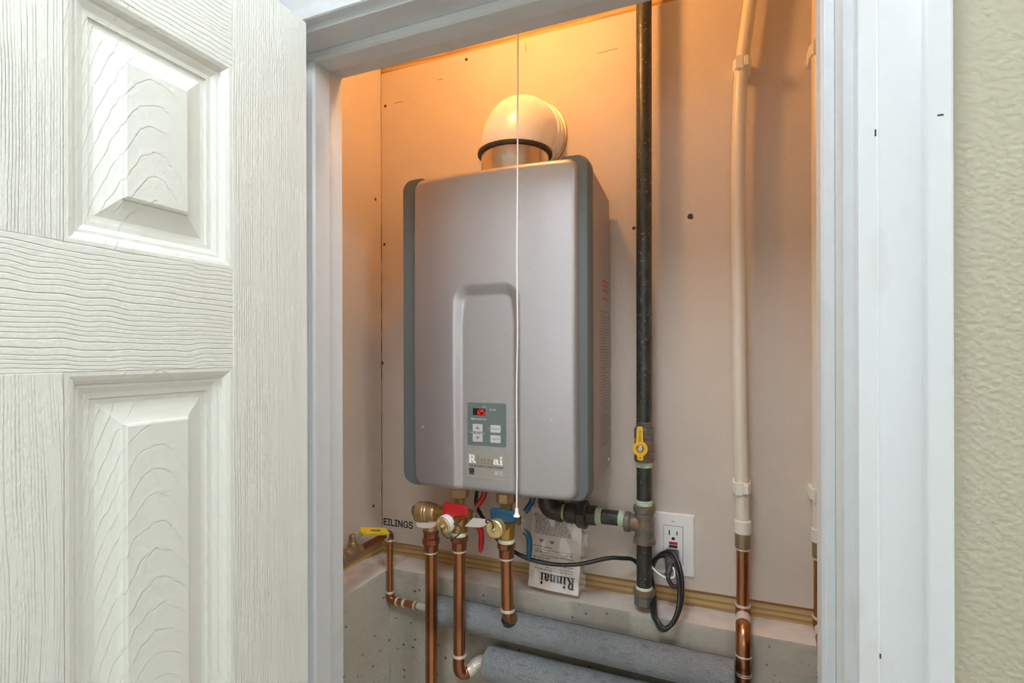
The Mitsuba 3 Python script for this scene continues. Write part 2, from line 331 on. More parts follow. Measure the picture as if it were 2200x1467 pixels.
for x, z in [(-0.5189, 0.627), (-0.7265, 0.5659), (-0.1676, 0.2354), (-0.73, 0.2511), (-0.7365, -0.02)]:
    add('wall_back__screw', lathe([(0.0033, -0.001), (0.0033, 0.0003), (0.0024, 0.0005), (0.0005, 0.0006)], (x, YW, z), (0, -1, 0), 14), M_DENT, 30)
for y, z in [(0.965, 0.648), (0.978, 0.349), (0.968, -0.338)]:
    add('wall_left__screw', lathe([(0.0033, -0.001), (0.0033, 0.0003), (0.0024, 0.0005), (0.0005, 0.0006)], (XCL, y, z), (1, 0, 0), 14), M_DENT, 30)
add('wall_back__scuff', [front(Point(0, 0).buffer(0.005), -0.0674, YW, 0.2469, 0.0002), front(affinity.rotate(sbox(-0.004, -0.0015, 0.004, 0.0015), -40), -0.066, YW, 0.2449, 0.0004)], M_DENT); lab('wall_back__scuff', 'small brown scuff on the drywall')
from shapely.geometry import LineString
for q in ([(-0.2357, 0.5773), (-0.1981, 0.5785)], [(-0.3851, 0.6300), (-0.3835, 0.6215), (-0.3822, 0.6125)], [(-0.5900, 0.5978), (-0.5757, 0.5972)], [(-0.7037, 0.5680), (-0.6787, 0.5676)]):
    k = add('wall_back__pencil_mark', prism(LineString(q).buffer(0.0005), 0.0002, (0, YW, 0)), M_INKS); lab(k, 'faint pencil line on the drywall')
tx = words('CEILINGS', 0.0148, -0.7495, YW, -0.3885, 0.0003, width=0.0925, bold=True)
tx.apply_transform(trimesh.transformations.rotation_matrix(0.004, [0, 1, 0], [-0.70, YW, -0.386]))
tx = tx.slice_plane([XCL + 0.0006, 0, 0], [1, 0, 0])
add('wall_back__stamp_lettering', tx, M_INKB); lab('wall_back__stamp_lettering', 'black stamped word CEILINGS on the drywall')

def foundation(name, pts_x, pts_p, top_of, front_of):
    pass
def grid_mesh(fn, nu, nv):
    u, v = np.meshgrid(np.linspace(0, 1, nu), np.linspace(0, 1, nv), indexing='ij')
    P = fn(u, v).reshape(-1, 3); i, j = np.meshgrid(np.arange(nu - 1), np.arange(nv - 1), indexing='ij')
    a = (i * nv + j).ravel(); b = a + nv
    return tm(P, np.vstack([np.c_[a, b, b + 1], np.c_[a, b + 1, a + 1]]))
YL, XLD, ZL = 0.9375, -0.6725, -0.4555               # front of the back ledge, edge of the left ledge, ledge height
def f_face(u, v):                                     # poured front face
    x = XLD + (XCR - XLD) * u; z = ZL - (H + ZL) * v**2
    p = np.stack([x, x * 0, z], -1); y = YL + 0.004 * (meshkit.fbm(p * 9, 3, 5) - 0.5) + 0.0025 * (meshkit.fbm(p * 60, 2, 8) - 0.5) * (v > 0)
    rag = 0.004 * meshkit.fbm(p * 38, 3, 2) * np.exp(-v * v * 250)
    return np.stack([x, y + rag, z - (v == 0) * 0.002], -1)
def f_top(u, v):
    x = XLD + (XCR - XLD) * u; y = YL + (YW + 0.05 - YL) * v; p = np.stack([x, y, y * 0], -1)
    rag = 0.004 * meshkit.fbm(np.stack([x, x * 0, x * 0 + ZL], -1) * 38, 3, 2) * (v == 0) + (0.004 * (meshkit.fbm(np.stack([x, x * 0, x * 0 + ZL], -1) * 9, 3, 5) - 0.5)) * (v == 0)
    z = ZL + (0.003 * (meshkit.fbm(p * 45, 3, 4) - 0.5) - 0.0008) * (v > 0) * (v < 0.85) - 0.002 * (v == 0)
    return np.stack([x, y + rag, z], -1)
def l_face(u, v):
    y = YB + (YL + 0.004 - YB) * u; z = ZL - (H + ZL) * v**2; p = np.stack([y * 0, y, z], -1)
    x = XLD + 0.005 * (meshkit.fbm(p * 9, 3, 15) - 0.5) - 0.005 * meshkit.fbm(p * 30, 3, 12) * np.exp(-v * v * 250)
    return np.stack([x, y, z - (v == 0) * 0.004], -1)
def l_top(u, v):
    y = YB + (YL + 0.09 - YB) * u; x = XLD - 0.13 * v; p = np.stack([x, y, y * 0], -1); q = np.stack([y * 0, y, y * 0 + ZL], -1)
    dx = (0.005 * (meshkit.fbm(q * 9, 3, 15) - 0.5) - 0.005 * meshkit.fbm(q * 30, 3, 12)) * (v == 0)
    z = ZL + 0.004 * (meshkit.fbm(p * 30, 3, 4) - 0.5) * (v > 0) + 0.006 * np.clip(v * 2, 0, 1) * np.clip((0.995 - y) / 0.05, 0, 1) - 0.004 * (v == 0)
    return np.stack([x + dx, y, z], -1)
add('wall_foundation_back', [grid_mesh(f_face, 240, 60), box(XLD, XCR, YL + 0.03, YW + 0.05, ZF, ZL - 0.03)], M_CONC, 50); lab('wall_foundation_back', 'pitted grey concrete foundation wall behind the pipes', kind='structure')
add('wall_foundation_back__top', grid_mesh(f_top, 240, 20), M_LEDGE, 50); lab('wall_foundation_back__top', 'pale rough top of the foundation ledge')
add('wall_foundation_left', [grid_mesh(l_face, 90, 60), box(XLD - 0.13, XLD - 0.03, YB, YL + 0.05, ZF, ZL - 0.03)], M_CONC, 50); lab('wall_foundation_left', 'concrete foundation wall on the left side of the closet', kind='structure')
add('wall_foundation_left__top', grid_mesh(l_top, 100, 30), M_LEDGE, 50); lab('wall_foundation_left__top', 'pale sloping concrete top beside the left drywall')

# door lining and casing
def ext(poly, z0, z1): return prism(Polygon(poly), z1 - z0, (0, 0, z0), (1, 0, 0), (0, 1, 0))
YS0, YS1, SD = 0.584, 0.617, 0.0118
def soft(pts, r=0.0012): return list(Polygon(pts).buffer(-r).buffer(r, quad_segs=3).exterior.coords)[:-1]
add('trim_1', ext([(XL - 0.018, YF), (XL, YF), (XL, YB), (XL - 0.018, YB)], ZF, ZH + 0.018), M_TRIM); lab('trim_1', 'white left door jamb', kind='structure')
add('trim_1__stop', ext(soft([(XL, YS0), (XL + SD - 0.003, YS0), (XL + SD, YS0 + 0.004), (XL + SD, YS1), (XL, YS1)]), ZF, ZH - SD), M_TRIM); lab('trim_1__stop', 'white door stop strip on the left jamb')
add('trim_2', prism(Polygon([(YF, ZH), (YB, ZH), (YB, ZH + 0.018), (YF, ZH + 0.018)]), XR - XL, (XL, 0, 0), (0, 1, 0), (0, 0, 1)), M_TRIM); lab('trim_2', 'white head jamb over the doorway', kind='structure')
add('trim_2__stop', prism(Polygon(soft([(YS0, ZH), (YS0, ZH - SD + 0.003), (YS0 + 0.004, ZH - SD), (YS1, ZH - SD), (YS1, ZH)])), XR - XL, (XL, 0, 0), (0, 1, 0), (0, 0, 1)), M_TRIM); lab('trim_2__stop', 'white door stop strip under the head jamb')
add('trim_3', ext([(XR + 0.018, YF), (XR, YF), (XR, YB), (XR + 0.018, YB)], ZF, ZH + 0.018), M_TRIM); lab('trim_3', 'white right door jamb', kind='structure')
add('trim_3__stop', ext(soft([(XR, YS0), (XR - SD + 0.003, YS0), (XR - SD, YS0 + 0.004), (XR - SD, YS1), (XR, YS1)]), ZF, ZH - SD), M_TRIM); lab('trim_3__stop', 'white door stop strip on the right jamb')
PROF = [(0, 0), (0, 0.0118), (0.0014, 0.0135), (0.0142, 0.0138), (0.0152, 0.0134), (0.0164, 0.0108), (0.022, 0.0108), (0.030, 0.0117), (0.038, 0.0133), (0.0445, 0.0155), (0.0462, 0.0168), (0.0478, 0.0180), (0.0500, 0.0186), (0.0640, 0.0182), (0.0660, 0.0165), (0.0665, 0.0140), (0.0665, 0)]
REV = 0.0075
def casing(kind):
    ax, bx, z = XL - REV, XR + REV, ZH + REV; a, b = [], []
    for o, t in PROF:
        y = YF - t
        if kind == 'right': a.append((bx + o, y, ZF)); b.append((bx + o, y, z + o))
        if kind == 'left': a.append((ax - o, y, ZF)); b.append((ax - o, y, z + o))
        if kind == 'head': a.append((ax - o, y, z + o)); b.append((bx + o, y, z + o))
    n = len(PROF); v = np.array(a + b); f = []
    for i in range(n):
        j = (i + 1) % n; f += [(i, j, n + j), (i, n + j, n + i)]
    for i in range(1, n - 1): f += [(0, i + 1, i), (n, n + i, n + i + 1)]
    m = tm(v, f); m.fix_normals(); return m
add('trim_4', casing('right'), M_TRIM, 28); lab('trim_4', 'white moulded casing right of the doorway with small nail holes', kind='structure')
add('trim_5', casing('head'), M_TRIM, 28); lab('trim_5', 'white moulded casing above the doorway', kind='structure')
add('trim_6', casing('left'), M_TRIM, 28); lab('trim_6', 'white moulded casing behind the open door', kind='structure')
for x, z, w, h in [(0.1135, 0.1870, 0.0013, 0.0058), (0.1568, 0.1925, 0.0042, 0.0015), (0.1165, -0.2580, 0.0016, 0.0042), (0.1560, -0.2690, 0.0040, 0.0015)]:
    y = YF - np.interp(x - XR - REV, [p[0] for p in PROF[1:-1]], [p[1] for p in PROF[1:-1]])
    add('trim_4__nail_hole', box(x - w / 2, x + w / 2, y - 0.0002, y + 0.001, z - h / 2, z + h / 2, 0.0001), M_DENT)

# ------------------------------------------------------------------ six panel door standing open at right angles
DT = -0.0116; DE = np.array([-0.5055, 0.5275, 0.0]); DS = np.array([-math.sin(DT), -math.cos(DT), 0]); DN = np.array([math.cos(DT), -math.sin(DT), 0])
ZT, ZBOT = 0.4285, ZF + 0.012
def dP(s, z, d): return DE + np.multiply.outer(s, DS) + np.multiply.outer(d, DN) + np.multiply.outer(z, np.array([0, 0, 1.0]))
def dbox(s0, s1, z0, z1, d0=-0.035, d1=0.0, b=0.0006):
    m = box(s0, s1, d0, d1, z0, z1, b); v = m.vertices; m.vertices = DE + v[:, :1] * DS + v[:, 1:2] * DN + v[:, 2:] * np.array([0, 0, 1.0]); m.fix_normals(); return m
S = [0.0, 0.1108, 0.2705, 0.3720, 0.5317, 0.6425]
R = [ZT, 0.3165, 0.0932, -0.0140, -0.715, -0.935, -1.375, ZBOT]
add('door_1__stile', dbox(S[0], S[1], ZBOT, ZT), M_STILE); add('door_1__stile', dbox(S[4], S[5], ZBOT, ZT), M_STILE)
for a in (0, 2, 4, 6): add('door_1__rail', dbox(S[1], S[4], R[a + 1], R[a]), M_RAIL)
for a in (1, 3, 5): add('door_1__mullion', dbox(S[2], S[3], R[a + 1], R[a]), M_MULL)
DPROF = [(0, 0), (0.0035, -0.0004), (0.0075, -0.0021), (0.0105, -0.0050), (0.0110, -0.0076), (0.0140, -0.0078), (0.0155, -0.0086), (0.0190, -0.0102), (0.0215, -0.0106), (0.0236, -0.0106), (0.0239, -0.0130), (0.0292, -0.0130), (0.0488, -0.0066), (0.0491, -0.0032), (0.0510, -0.0024)]
def door_panel(s0, s1, z0, z1):
    v, f = [], []
    for o, d in DPROF: v += [dP(s0 + o, z0 + o, d), dP(s1 - o, z0 + o, d), dP(s1 - o, z1 - o, d), dP(s0 + o, z1 - o, d)]
    m = len(DPROF)
    for i in range(m - 1):
        for k in range(4):
            q = (4 * i + k, 4 * i + (k + 1) % 4, 4 * i + 4 + (k + 1) % 4, 4 * i + 4 + k); f += [(q[0], q[1], q[2]), (q[0], q[2], q[3])]
    e = 4 * (m - 1); f += [(e, e + 1, e + 2), (e, e + 2, e + 3)]
    n0 = len(v); v += [dP(s0, z0, -0.035), dP(s1, z0, -0.035), dP(s1, z1, -0.035), dP(s0, z1, -0.035)]
    for k in range(4): q = (n0 + k, n0 + (k + 1) % 4, (k + 1) % 4, k); f += [(q[0], q[1], q[2]), (q[0], q[2], q[3])]
    f += [(n0, n0 + 2, n0 + 1), (n0, n0 + 3, n0 + 2)]
    t = tm(np.array(v), f); t.fix_normals(); return t
for a in (1, 3, 5):
    for s0, s1 in ((S[1], S[2]), (S[3], S[4])): add('door_1__panel', door_panel(s0, s1, R[a + 1], R[a]), M_PANEL, 14)
lab('door_1', 'cream painted six panel door with embossed wood grain standing open', kind='structure')

# ------------------------------------------------------------------ lamps
LX, LY = -0.20, 0.02
LX2, LY2 = 1.10, -0.30
for key, x, y in (('ceiling_light', LX, LY), ('ceiling_light_001', LX2, LY2)):
    kl = add(key + '__diffuser', lathe([(0.19, 0), (0.19, 0.02), (0.17, 0.05), (0.12, 0.075), (0.05, 0.086), (0.004, 0.088)], (x, y, ZC - 0.012), (0, 0, -1), 48), M_ENAMEL, 40)
    scene[kl]['emitter'] = {'type': 'area', 'radiance': rgb(*(ROOM_LIGHT if key == 'ceiling_light' else ROOM_LIGHT_2))}
    add(key + '__base', lathe([(0.20, 0), (0.20, 0.011)], (x, y, ZC), (0, 0, -1), 48), M_ENAMEL, 30)
lab('ceiling_light', 'round opal ceiling light straight above the viewer, outside the view', 'ceiling light')
lab('ceiling_light_001', 'round opal ceiling light near the right wall, outside the view', 'ceiling light')
kw = add('window_1__pane', box(-0.7, 0.9, RY0 + 0.001, RY0 + 0.006, -0.50, 0.62), M_ENAMEL)
scene[kw]['emitter'] = {'type': 'area', 'radiance': rgb(*WINDOW_LIGHT)}
add('window_1__frame', [box(-0.76, -0.7, RY0 + 0.0005, RY0 + 0.03, -0.56, 0.68, 0.003), box(0.9, 0.96, RY0 + 0.0005, RY0 + 0.03, -0.56, 0.68, 0.003), box(-0.7, 0.9, RY0 + 0.0005, RY0 + 0.03, 0.62, 0.68, 0.003), box(-0.7, 0.9, RY0 + 0.0005, RY0 + 0.03, -0.56, -0.50, 0.003)], M_TRIM)
lab('window_1', 'bright window in the room behind the viewer', kind='structure')
BX, BY, BZ = -0.340, 0.735, 0.650
kb = add('closet_lamp__bulb', lathe([(0.012, 0.055), (0.016, 0.045), (0.027, 0.018), (0.030, 0.0), (0.027, -0.014), (0.018, -0.024), (0.006, -0.0295), (0.001, -0.030)], (BX, BY, BZ), (0, 0, 1), 24), M_ENAMEL, 40)
scene[kb]['emitter'] = {'type': 'area', 'radiance': rgb(*BULB_LIGHT)}
add('closet_lamp__socket', lathe([(0.022, 0.055), (0.028, 0.07), (0.032, 0.10), (0.055, 0.12), (0.058, ZC - BZ)], (BX, BY, BZ), (0, 0, 1), 28), M_ENAMEL, 30)
lab('closet_lamp', 'porcelain pull chain lampholder with warm bulb on the closet ceiling', 'lamp')

# ------------------------------------------------------------------ water heater
HX0, HX1 = -0.5670, -0.2094
CX0, CX1, CZ0, CZ1 = -0.5370, -0.2265, -0.2385, 0.3172
body = Polygon([(0.848, -0.2185), (0.980, -0.2060), (0.980, 0.2860), (0.848, 0.3045)])
add('water_heater__body', prism(body, HX1 - HX0 - 0.002, (HX0 + 0.001, 0, 0), (0, 1, 0), (0, 0, 1)), M_BODY)
lab('water_heater__body', 'warm grey enamelled case')
add('water_heater__bracket', box(-0.50, -0.27, 0.979, YW + 0.0003, 0.20, 0.26, 0.001), M_BODY); add('water_heater__bracket', box(-0.50, -0.27, 0.979, YW + 0.0003, -0.18, -0.13, 0.001), M_BODY)
lab('water_heater', 'tankless water heater with metallic silver front on the closet wall', 'water heater')
def tray(x0, x1):
    full = rrect(HX0, HX1, -0.2415, 0.3255, 0.024, 8).intersection(sbox(x0, -1, x1, 1)); inner = rrect(HX0 + 0.004, HX1 - 0.004, -0.2375, 0.3215, 0.020, 8).intersection(sbox(x0, -1, x1, 1))
    back = prism(full, 0.015, (0, 0.853, 0)); fr = prism(inner, 0.0095, (0, 0.8385, 0))
    return trimesh.convex.convex_hull(np.vstack([back.vertices, fr.vertices]))
add('water_heater__side_bar', tray(HX0, -0.526), M_BAR, 25); add('water_heater__side_bar', tray(-0.256, HX1), M_BAR, 25)
lab('water_heater__side_bar', 'slate grey side strip'); lab('water_heater__side_bar_001', 'slate grey side strip')
add('water_heater__gasket', prism(rrect(CX0 + 0.004, CX1 + 0.0014, CZ0 + 0.004, CZ1 - 0.002, 0.018), 0.0095, (0, 0.8465, 0)), M_GAP)
CXC = (CX0 + CX1) / 2
def sd_rr(x, z, x0, x1, z0, z1, r):
    qx = np.abs(x - (x0 + x1) / 2) - (x1 - x0) / 2 + r; qz = np.abs(z - (z0 + z1) / 2) - (z1 - z0) / 2 + r
    return np.hypot(np.maximum(qx, 0), np.maximum(qz, 0)) + np.minimum(np.maximum(qx, qz), 0) - r
RECD = 0.0098
def cover_y(x, z):
    t = (x - CXC) / ((CX1 - CX0) / 2)
    y = 0.8065 + 0.012 * np.abs(t) ** 2.3 + 0.003 * ((z - 0.04) / 0.28) ** 2
    flat = 0.8065 + RECD
    s = -sd_rr(x, z, -0.4465, -0.3225, -0.60, 0.1195, 0.030)      # inside distance
    k = np.clip(s / 0.0125, 0, 1); k = k * k * (3 - 2 * k)
    wide = np.clip((z - 0.055) / 0.06, 0, 1)                       # the sill at the top is broader than at the sides
    k2 = np.clip(s / (0.0125 + 0.0075 * wide), 0, 1); k2 = 0.86 * k2 + 0.14 * k2 * k2 * (3 - 2 * k2)
    return y * (1 - k2) + np.maximum(flat, y) * k2
def cover():
    ER, CR = 0.010, 0.018
    v, rings = [], []
    steps = [(0.0, 0.036), (0.0, 0.012)] + [(ER * (1 - math.cos(a)), 0.012 - 0.012 * math.sin(a)) for a in np.linspace(0.25, math.pi / 2, 6)]
    N = 0
    for off, dy in steps:
        pl = rrect(CX0 + off, CX1 - off, CZ0 + off, CZ1 - off, max(CR - off * 0.6, 0.004), 10)
        ex = pl.exterior; n = 520
        pts = np.array([ex.interpolate(i / n, normalized=True).coords[0] for i in range(n)])
        # start all rings at the same corner side so that they line up
        k = np.argmin(np.abs(np.arctan2(pts[:, 1] - 0.04, pts[:, 0] - CXC) - 0.0)); pts = np.roll(pts, -k, axis=0)
        y = cover_y(pts[:, 0], pts[:, 1]) + dy
        if dy == 0.036: y = np.full(n, 0.846)
        v.append(np.c_[pts[:, 0], y, pts[:, 1]]); N = n
    V = np.vstack(v); f = []
    for i in range(len(steps) - 1):
        for j in range(N):
            q = (i * N + j, i * N + (j + 1) % N, (i + 1) * N + (j + 1) % N, (i + 1) * N + j); f += [(q[0], q[1], q[2]), (q[0], q[2], q[3])]
    last = v[-1]; poly = Polygon(last[:, [0, 2]]); step = 0.0026
    gx, gz = np.meshgrid(np.arange(CX0 + 0.011, CX1 - 0.010, step), np.arange(CZ0 + 0.011, CZ1 - 0.010, step))
    g = np.c_[gx.ravel(), gz.ravel()]
    s = -sd_rr(g[:, 0], g[:, 1], CX0 + ER, CX1 - ER, CZ0 + ER, CZ1 - ER, CR - ER * 0.6); g = g[s > step * 0.6]
    allp = np.vstack([last[:, [0, 2]], g]); tri = Delaunay(allp).simplices
    y = np.r_[last[:, 1], cover_y(g[:, 0], g[:, 1])]
    base = (len(steps) - 1) * N
    V = np.vstack([V[:base], np.c_[allp[:, 0], y, allp[:, 1]]])
    a = allp[tri]; sgn = np.cross(a[:, 1] - a[:, 0], a[:, 2] - a[:, 0]); tri = np.where((sgn > 0)[:, None], tri, tri[:, ::-1])
    F = np.vstack([np.array(f), tri + base]); m = tm(V, F); m.fix_normals()
    return m
add('water_heater__cover', cover(), M_COVER, True); lab('water_heater__cover', 'metallic silver front cover with arched recess')
from shapely.geometry import LineString
for q in ([(-0.5162, -0.1315), (-0.5100, -0.1290), (-0.5055, -0.1276)], [(-0.2734, -0.1025), (-0.2712, -0.1045), (-0.2703, -0.1069)]):
    k = add('water_heater__cover__scratch', prism(LineString(q).buffer(0.0005), 0.0004, (0, float(cover_y(np.array([q[1][0]]), np.array([q[1][1]]))[0]) + 0.0003, 0)), M_INKW); lab(k, 'small pale scratch')
YP = 0.8065 + RECD                                    # floor of the recess
pad = rrect(-0.4228, -0.3502, -0.1570, -0.0833, 0.003)
add('water_heater__control_panel', prism(pad, 0.0012, (0, YP + 0.0002, 0)), M_PAD); lab('water_heater__control_panel', 'grey green keypad with red digits')
yq = YP - 0.0010
add('water_heater__control_panel__display', front(sbox(-0.4122, -0.1048, -0.3885, -0.0930), 0, yq, 0, 0.0003), M_DISP); lab('water_heater__control_panel__display', 'black display window')
def seven(d, x, z, w=0.0052, h=0.0078, t=0.0011):
    segs = {'a': (0.15, 1, 0.85, 1), 'g': (0.15, .5, .85, .5), 'd': (0.15, 0, .85, 0), 'f': (0, .55, 0, .95), 'b': (1, .55, 1, .95), 'e': (0, .05, 0, .45), 'c': (1, .05, 1, .45)}
    on = {'1': 'bc', '2': 'abged', '5': 'afgcd'}[d]; out = []
    for k in on:
        a, b, c, e = segs[k]; sh = 0.14
        from shapely.geometry import LineString
        out.append(LineString([(x + (a + sh * b) * w, z + b * h), (x + (c + sh * e) * w, z + e * h)]).buffer(t / 2, cap_style=2))
    return out
dg = []
for d, x in (('1', -0.4080), ('2', -0.4015), ('5', -0.3950)): dg += [prism(g, 0.0002, (0, yq - 0.0003, 0)) for g in seven(d, x, -0.1028)]
kd = add('water_heater__control_panel__digits', dg, M_DISP); scene[kd]['emitter'] = {'type': 'area', 'radiance': rgb(2.6, 0.03, 0.04)}; lab(kd, 'red glowing digits 125')
for x0, x1, z0, z1, s in [(-0.4125, -0.3937, -0.1330, -0.1200, 'u'), (-0.4125, -0.3937, -0.1503, -0.1370, 'd'), (-0.3788, -0.3600, -0.1330, -0.1203, 'Priority'), (-0.3788, -0.3600, -0.1503, -0.1376, 'On/Off')]:
    k = add('water_heater__control_panel__button', front(rrect(x0, x1, z0, z1, 0.0008), 0, yq, 0, 0.0005), M_BTN); lab(k, 'pale square button')
    xc, zc = (x0 + x1) / 2, (z0 + z1) / 2
    if s in 'ud':
        q = 1 if s == 'u' else -1
        add('water_heater__control_panel__arrow', front(Polygon([(-0.0038, -0.0023 * q), (0.0038, -0.0023 * q), (0, 0.0032 * q)]), xc, yq - 0.0005, zc, 0.0002), M_INKG)
    else:
        add('water_heater__control_panel__button_lettering', words(s, 0.0030, xc - 0.0072, yq - 0.0005, zc - 0.0012, 0.0002, width=0.0144), M_INKG)
add('water_heater__control_panel__lettering', [words('°F/°C', 0.0022, -0.3950, yq, -0.0913, 0.0002), words('In Use', 0.0026, -0.3800, yq, -0.0957, 0.0002), words('Approx. Water Temp.', 0.0026, -0.4160, yq, -0.1125, 0.0002, width=0.030),
     words('Hot water temp.', 0.0023, -0.4170, yq, -0.1361, 0.0002, width=0.027), front(Point(0, 0).buffer(0.0007), -0.3825, yq, -0.1270, 0.0002)], M_INKW); lab('water_heater__control_panel__lettering', 'small pale keypad lettering')
add('water_heater__nameplate', prism(rrect(-0.4255, -0.3468, -0.2120, -0.1655, 0.0015), 0.0009, (0, YP + 0.0002, 0)), M_PLATE); lab('water_heater__nameplate', 'brushed metal maker plate')
yn = YP - 0.0007
add('water_heater__nameplate__edge', front(sbox(-0.4250, -0.2121, -0.3475, -0.2113), 0, yn, 0, 0.0004), M_CHROME)
def ell(cx, cy, rx, ry): return affinity.scale(Point(cx, cy).buffer(1, quad_segs=10), rx, ry)
def glyph(c):
    if c == 'R':
        bowl = unary_union([sbox(0.2, 0.46, 0.5, 1.0), ell(0.52, 0.73, 0.29, 0.27)]).difference(unary_union([sbox(0.2, 0.55, 0.46, 0.91), ell(0.46, 0.73, 0.13, 0.18)]))
        return unary_union([sbox(0.12, 0, 0.37, 1), sbox(0, 0.92, 0.5, 1), sbox(0, 0, 0.5, 0.08), bowl, Polygon([(0.36, 0.52), (0.62, 0.52), (0.94, 0.08), (1.02, 0.08), (1.02, 0), (0.74, 0)])]), 1.06
    n1 = [sbox(0.09, 0, 0.31, 0.64), sbox(0, 0, 0.40, 0.07), sbox(0, 0.57, 0.3, 0.64)]
    if c == 'i': return unary_union(n1 + [ell(0.2, 0.87, 0.135, 0.13)]), 0.46
    if c == 'n':
        arch = Polygon([(0.29, 0.42), (0.36, 0.56), (0.5, 0.66), (0.64, 0.63), (0.72, 0.52), (0.73, 0.4), (0.51, 0.4), (0.48, 0.5), (0.40, 0.5), (0.31, 0.36)])
        return unary_union(n1 + [sbox(0.51, 0, 0.73, 0.44), sbox(0.43, 0, 0.82, 0.07), arch]), 0.86
    bowl = ell(0.25, 0.19, 0.25, 0.205).difference(ell(0.32, 0.19, 0.10, 0.12))
    top = Polygon([(0.03, 0.46), (0.08, 0.58), (0.25, 0.66), (0.45, 0.64), (0.58, 0.54), (0.60, 0.38), (0.38, 0.36), (0.37, 0.50), (0.28, 0.58), (0.24, 0.46), (0.12, 0.40)])
    return unary_union([bowl, top, sbox(0.38, 0.03, 0.60, 0.46), Polygon([(0.45, 0), (0.74, 0), (0.74, 0.07), (0.55, 0.14)])]), 0.78
def logo(h, width):
    out, x = [], 0.0
    for c in 'Rinnai':
        g, a = glyph(c); out.append(affinity.translate(g, x, 0)); x += a
    return [affinity.scale(g, width / x, h, origin=(0, 0)) for g in out]
lg = logo(0.0142, 0.0655)
for i, c in enumerate(lg):
    k = add('water_heater__nameplate__letter', front(c, -0.4210, yn, -0.1876, 0.0008), M_LETT if i in (1, 2, 3) else M_LETW); lab(k, ('tan' if i in (1, 2, 3) else 'white') + ' raised letter ' + 'Rinnai'[i])
add('water_heater__nameplate__slogan', [words('THE HOT WAY TO HEAT WATER™', 0.0031, -0.4203, yn, -0.1944, 0.0002, width=0.0655, bold=True), front(sbox(-0.4203, -0.1903, -0.356, -0.1900), 0, yn, 0, 0.0002)], M_INKB); lab('water_heater__nameplate__slogan', 'black slogan line')
add('water_heater__nameplate__badge', front(sbox(-0.4198, -0.2072, -0.4102, -0.1968), 0, yn, 0, 0.0003), M_INKB); lab('water_heater__nameplate__badge', 'small black square badge')
add('water_heater__nameplate__badge_line', front(sbox(-0.4180, -0.2003, -0.4125, -0.1997), 0, yn - 0.0003, 0, 0.0002), M_INKG); add('water_heater__nameplate__badge_line', front(sbox(-0.4190, -0.2052, -0.4110, -0.2046), 0, yn - 0.0003, 0, 0.0002), M_INKG)
add('water_heater__nameplate__number', words('RL75', 0.0066, -0.3712, yn, -0.2052, 0.0003, width=0.0142), M_INKW); lab('water_heater__nameplate__number', 'pale model lettering RL75')
# printed label on the right side of the case
def side(y0, y1, z0, z1, d=0.0003): return box(HX1 - 0.0012, HX1 - 0.001 + d, y0, y1, z0, z1)
add('water_heater__warning_label', side(0.905, 0.976, -0.176, 0.150, 0.0002), M_BODY); lab('water_heater__warning_label', 'printed label on the right side of the case')
rows = []; z = 0.075
while z > -0.165:
    y = 0.909; e = 0.973 - (rng.uniform(0, 0.03) if rng.random() < 0.35 else 0)
    while y < e: w = rng.uniform(0.004, 0.012); rows.append(side(y, min(y + w, e), z, z + 0.0017, 0.0005)); y += w + 0.0016
    z -= 0.0052
add('water_heater__warning_label__lettering', rows, M_INKF); lab('water_heater__warning_label__lettering', 'small dark print')
rows = []
for z in (0.128, 0.120, 0.112, 0.096):
    y = 0.925
    while y < 0.970: w = rng.uniform(0.004, 0.010); rows.append(side(y, y + w, z, z + 0.0045, 0.0005)); y += w + 0.002
add('water_heater__warning_label__heading', rows, M_INKR); lab('water_heater__warning_label__heading', 'red warning heading')
add('water_heater__screw', lathe([(0.0042, 0), (0.0042, 0.0015), (0.003, 0.003), (0.001, 0.0034)], (HX1 - 0.001, 0.972, -0.196), (1, 0, 0), 16), M_STEEL, 40)
for x in (-0.4688, -0.3733): add('water_heater__water_connection', cyl((x, 0.872, -0.250), (x, 0.872, -0.212), 0.0125), M_BRONZE, 40)
add('water_heater__vent_collar', lathe([(0.0605, 0), (0.0605, 0.045), (0.0625, 0.050), (0.0625, 0.0705)], (-0.3690, 0.905, 0.294), (0, 0, 1), 56), M_COLLAR, 40); lab('water_heater__vent_collar', 'bare steel vent collar')

# vent elbow
EX, EY = -0.3690, 0.905
zc = 0.4335; pth = arc((EX, EY, 0.366), (EX, EY, zc), (EX, YW, zc), 0.0635, 20)
add('vent_elbow__bend', tube(pth, 0.0632, 48), M_VENT, 40)
add('vent_elbow__gasket', lathe([(0.0655, 0), (0.0690, 0.001), (0.0690, 0.0055), (0.0655, 0.0065)], (EX, EY, 0.3655), (0, 0, 1), 56), M_RUBBER, 40); lab('vent_elbow__gasket', 'black rubber gasket')
add('vent_elbow__sleeve', lathe([(0.063, 0.0), (0.0662, 0.002), (0.0662, 0.014), (0.0690, 0.016), (0.0690, 0.028), (0.066, 0.030)], (EX, 0.9655, zc), (0, 1, 0), 56), M_VENT, 40)
add('vent_elbow__wall_flange', lathe([(0.0700, 0), (0.0725, 0.001), (0.0725, 0.0062), (0.070, 0.0068)], (EX, 0.9935, zc), (0, 1, 0), 56), M_BRONZE, 40)
lab('vent_elbow', 'glossy cream exhaust elbow on top of the silver water heater', 'vent pipe')

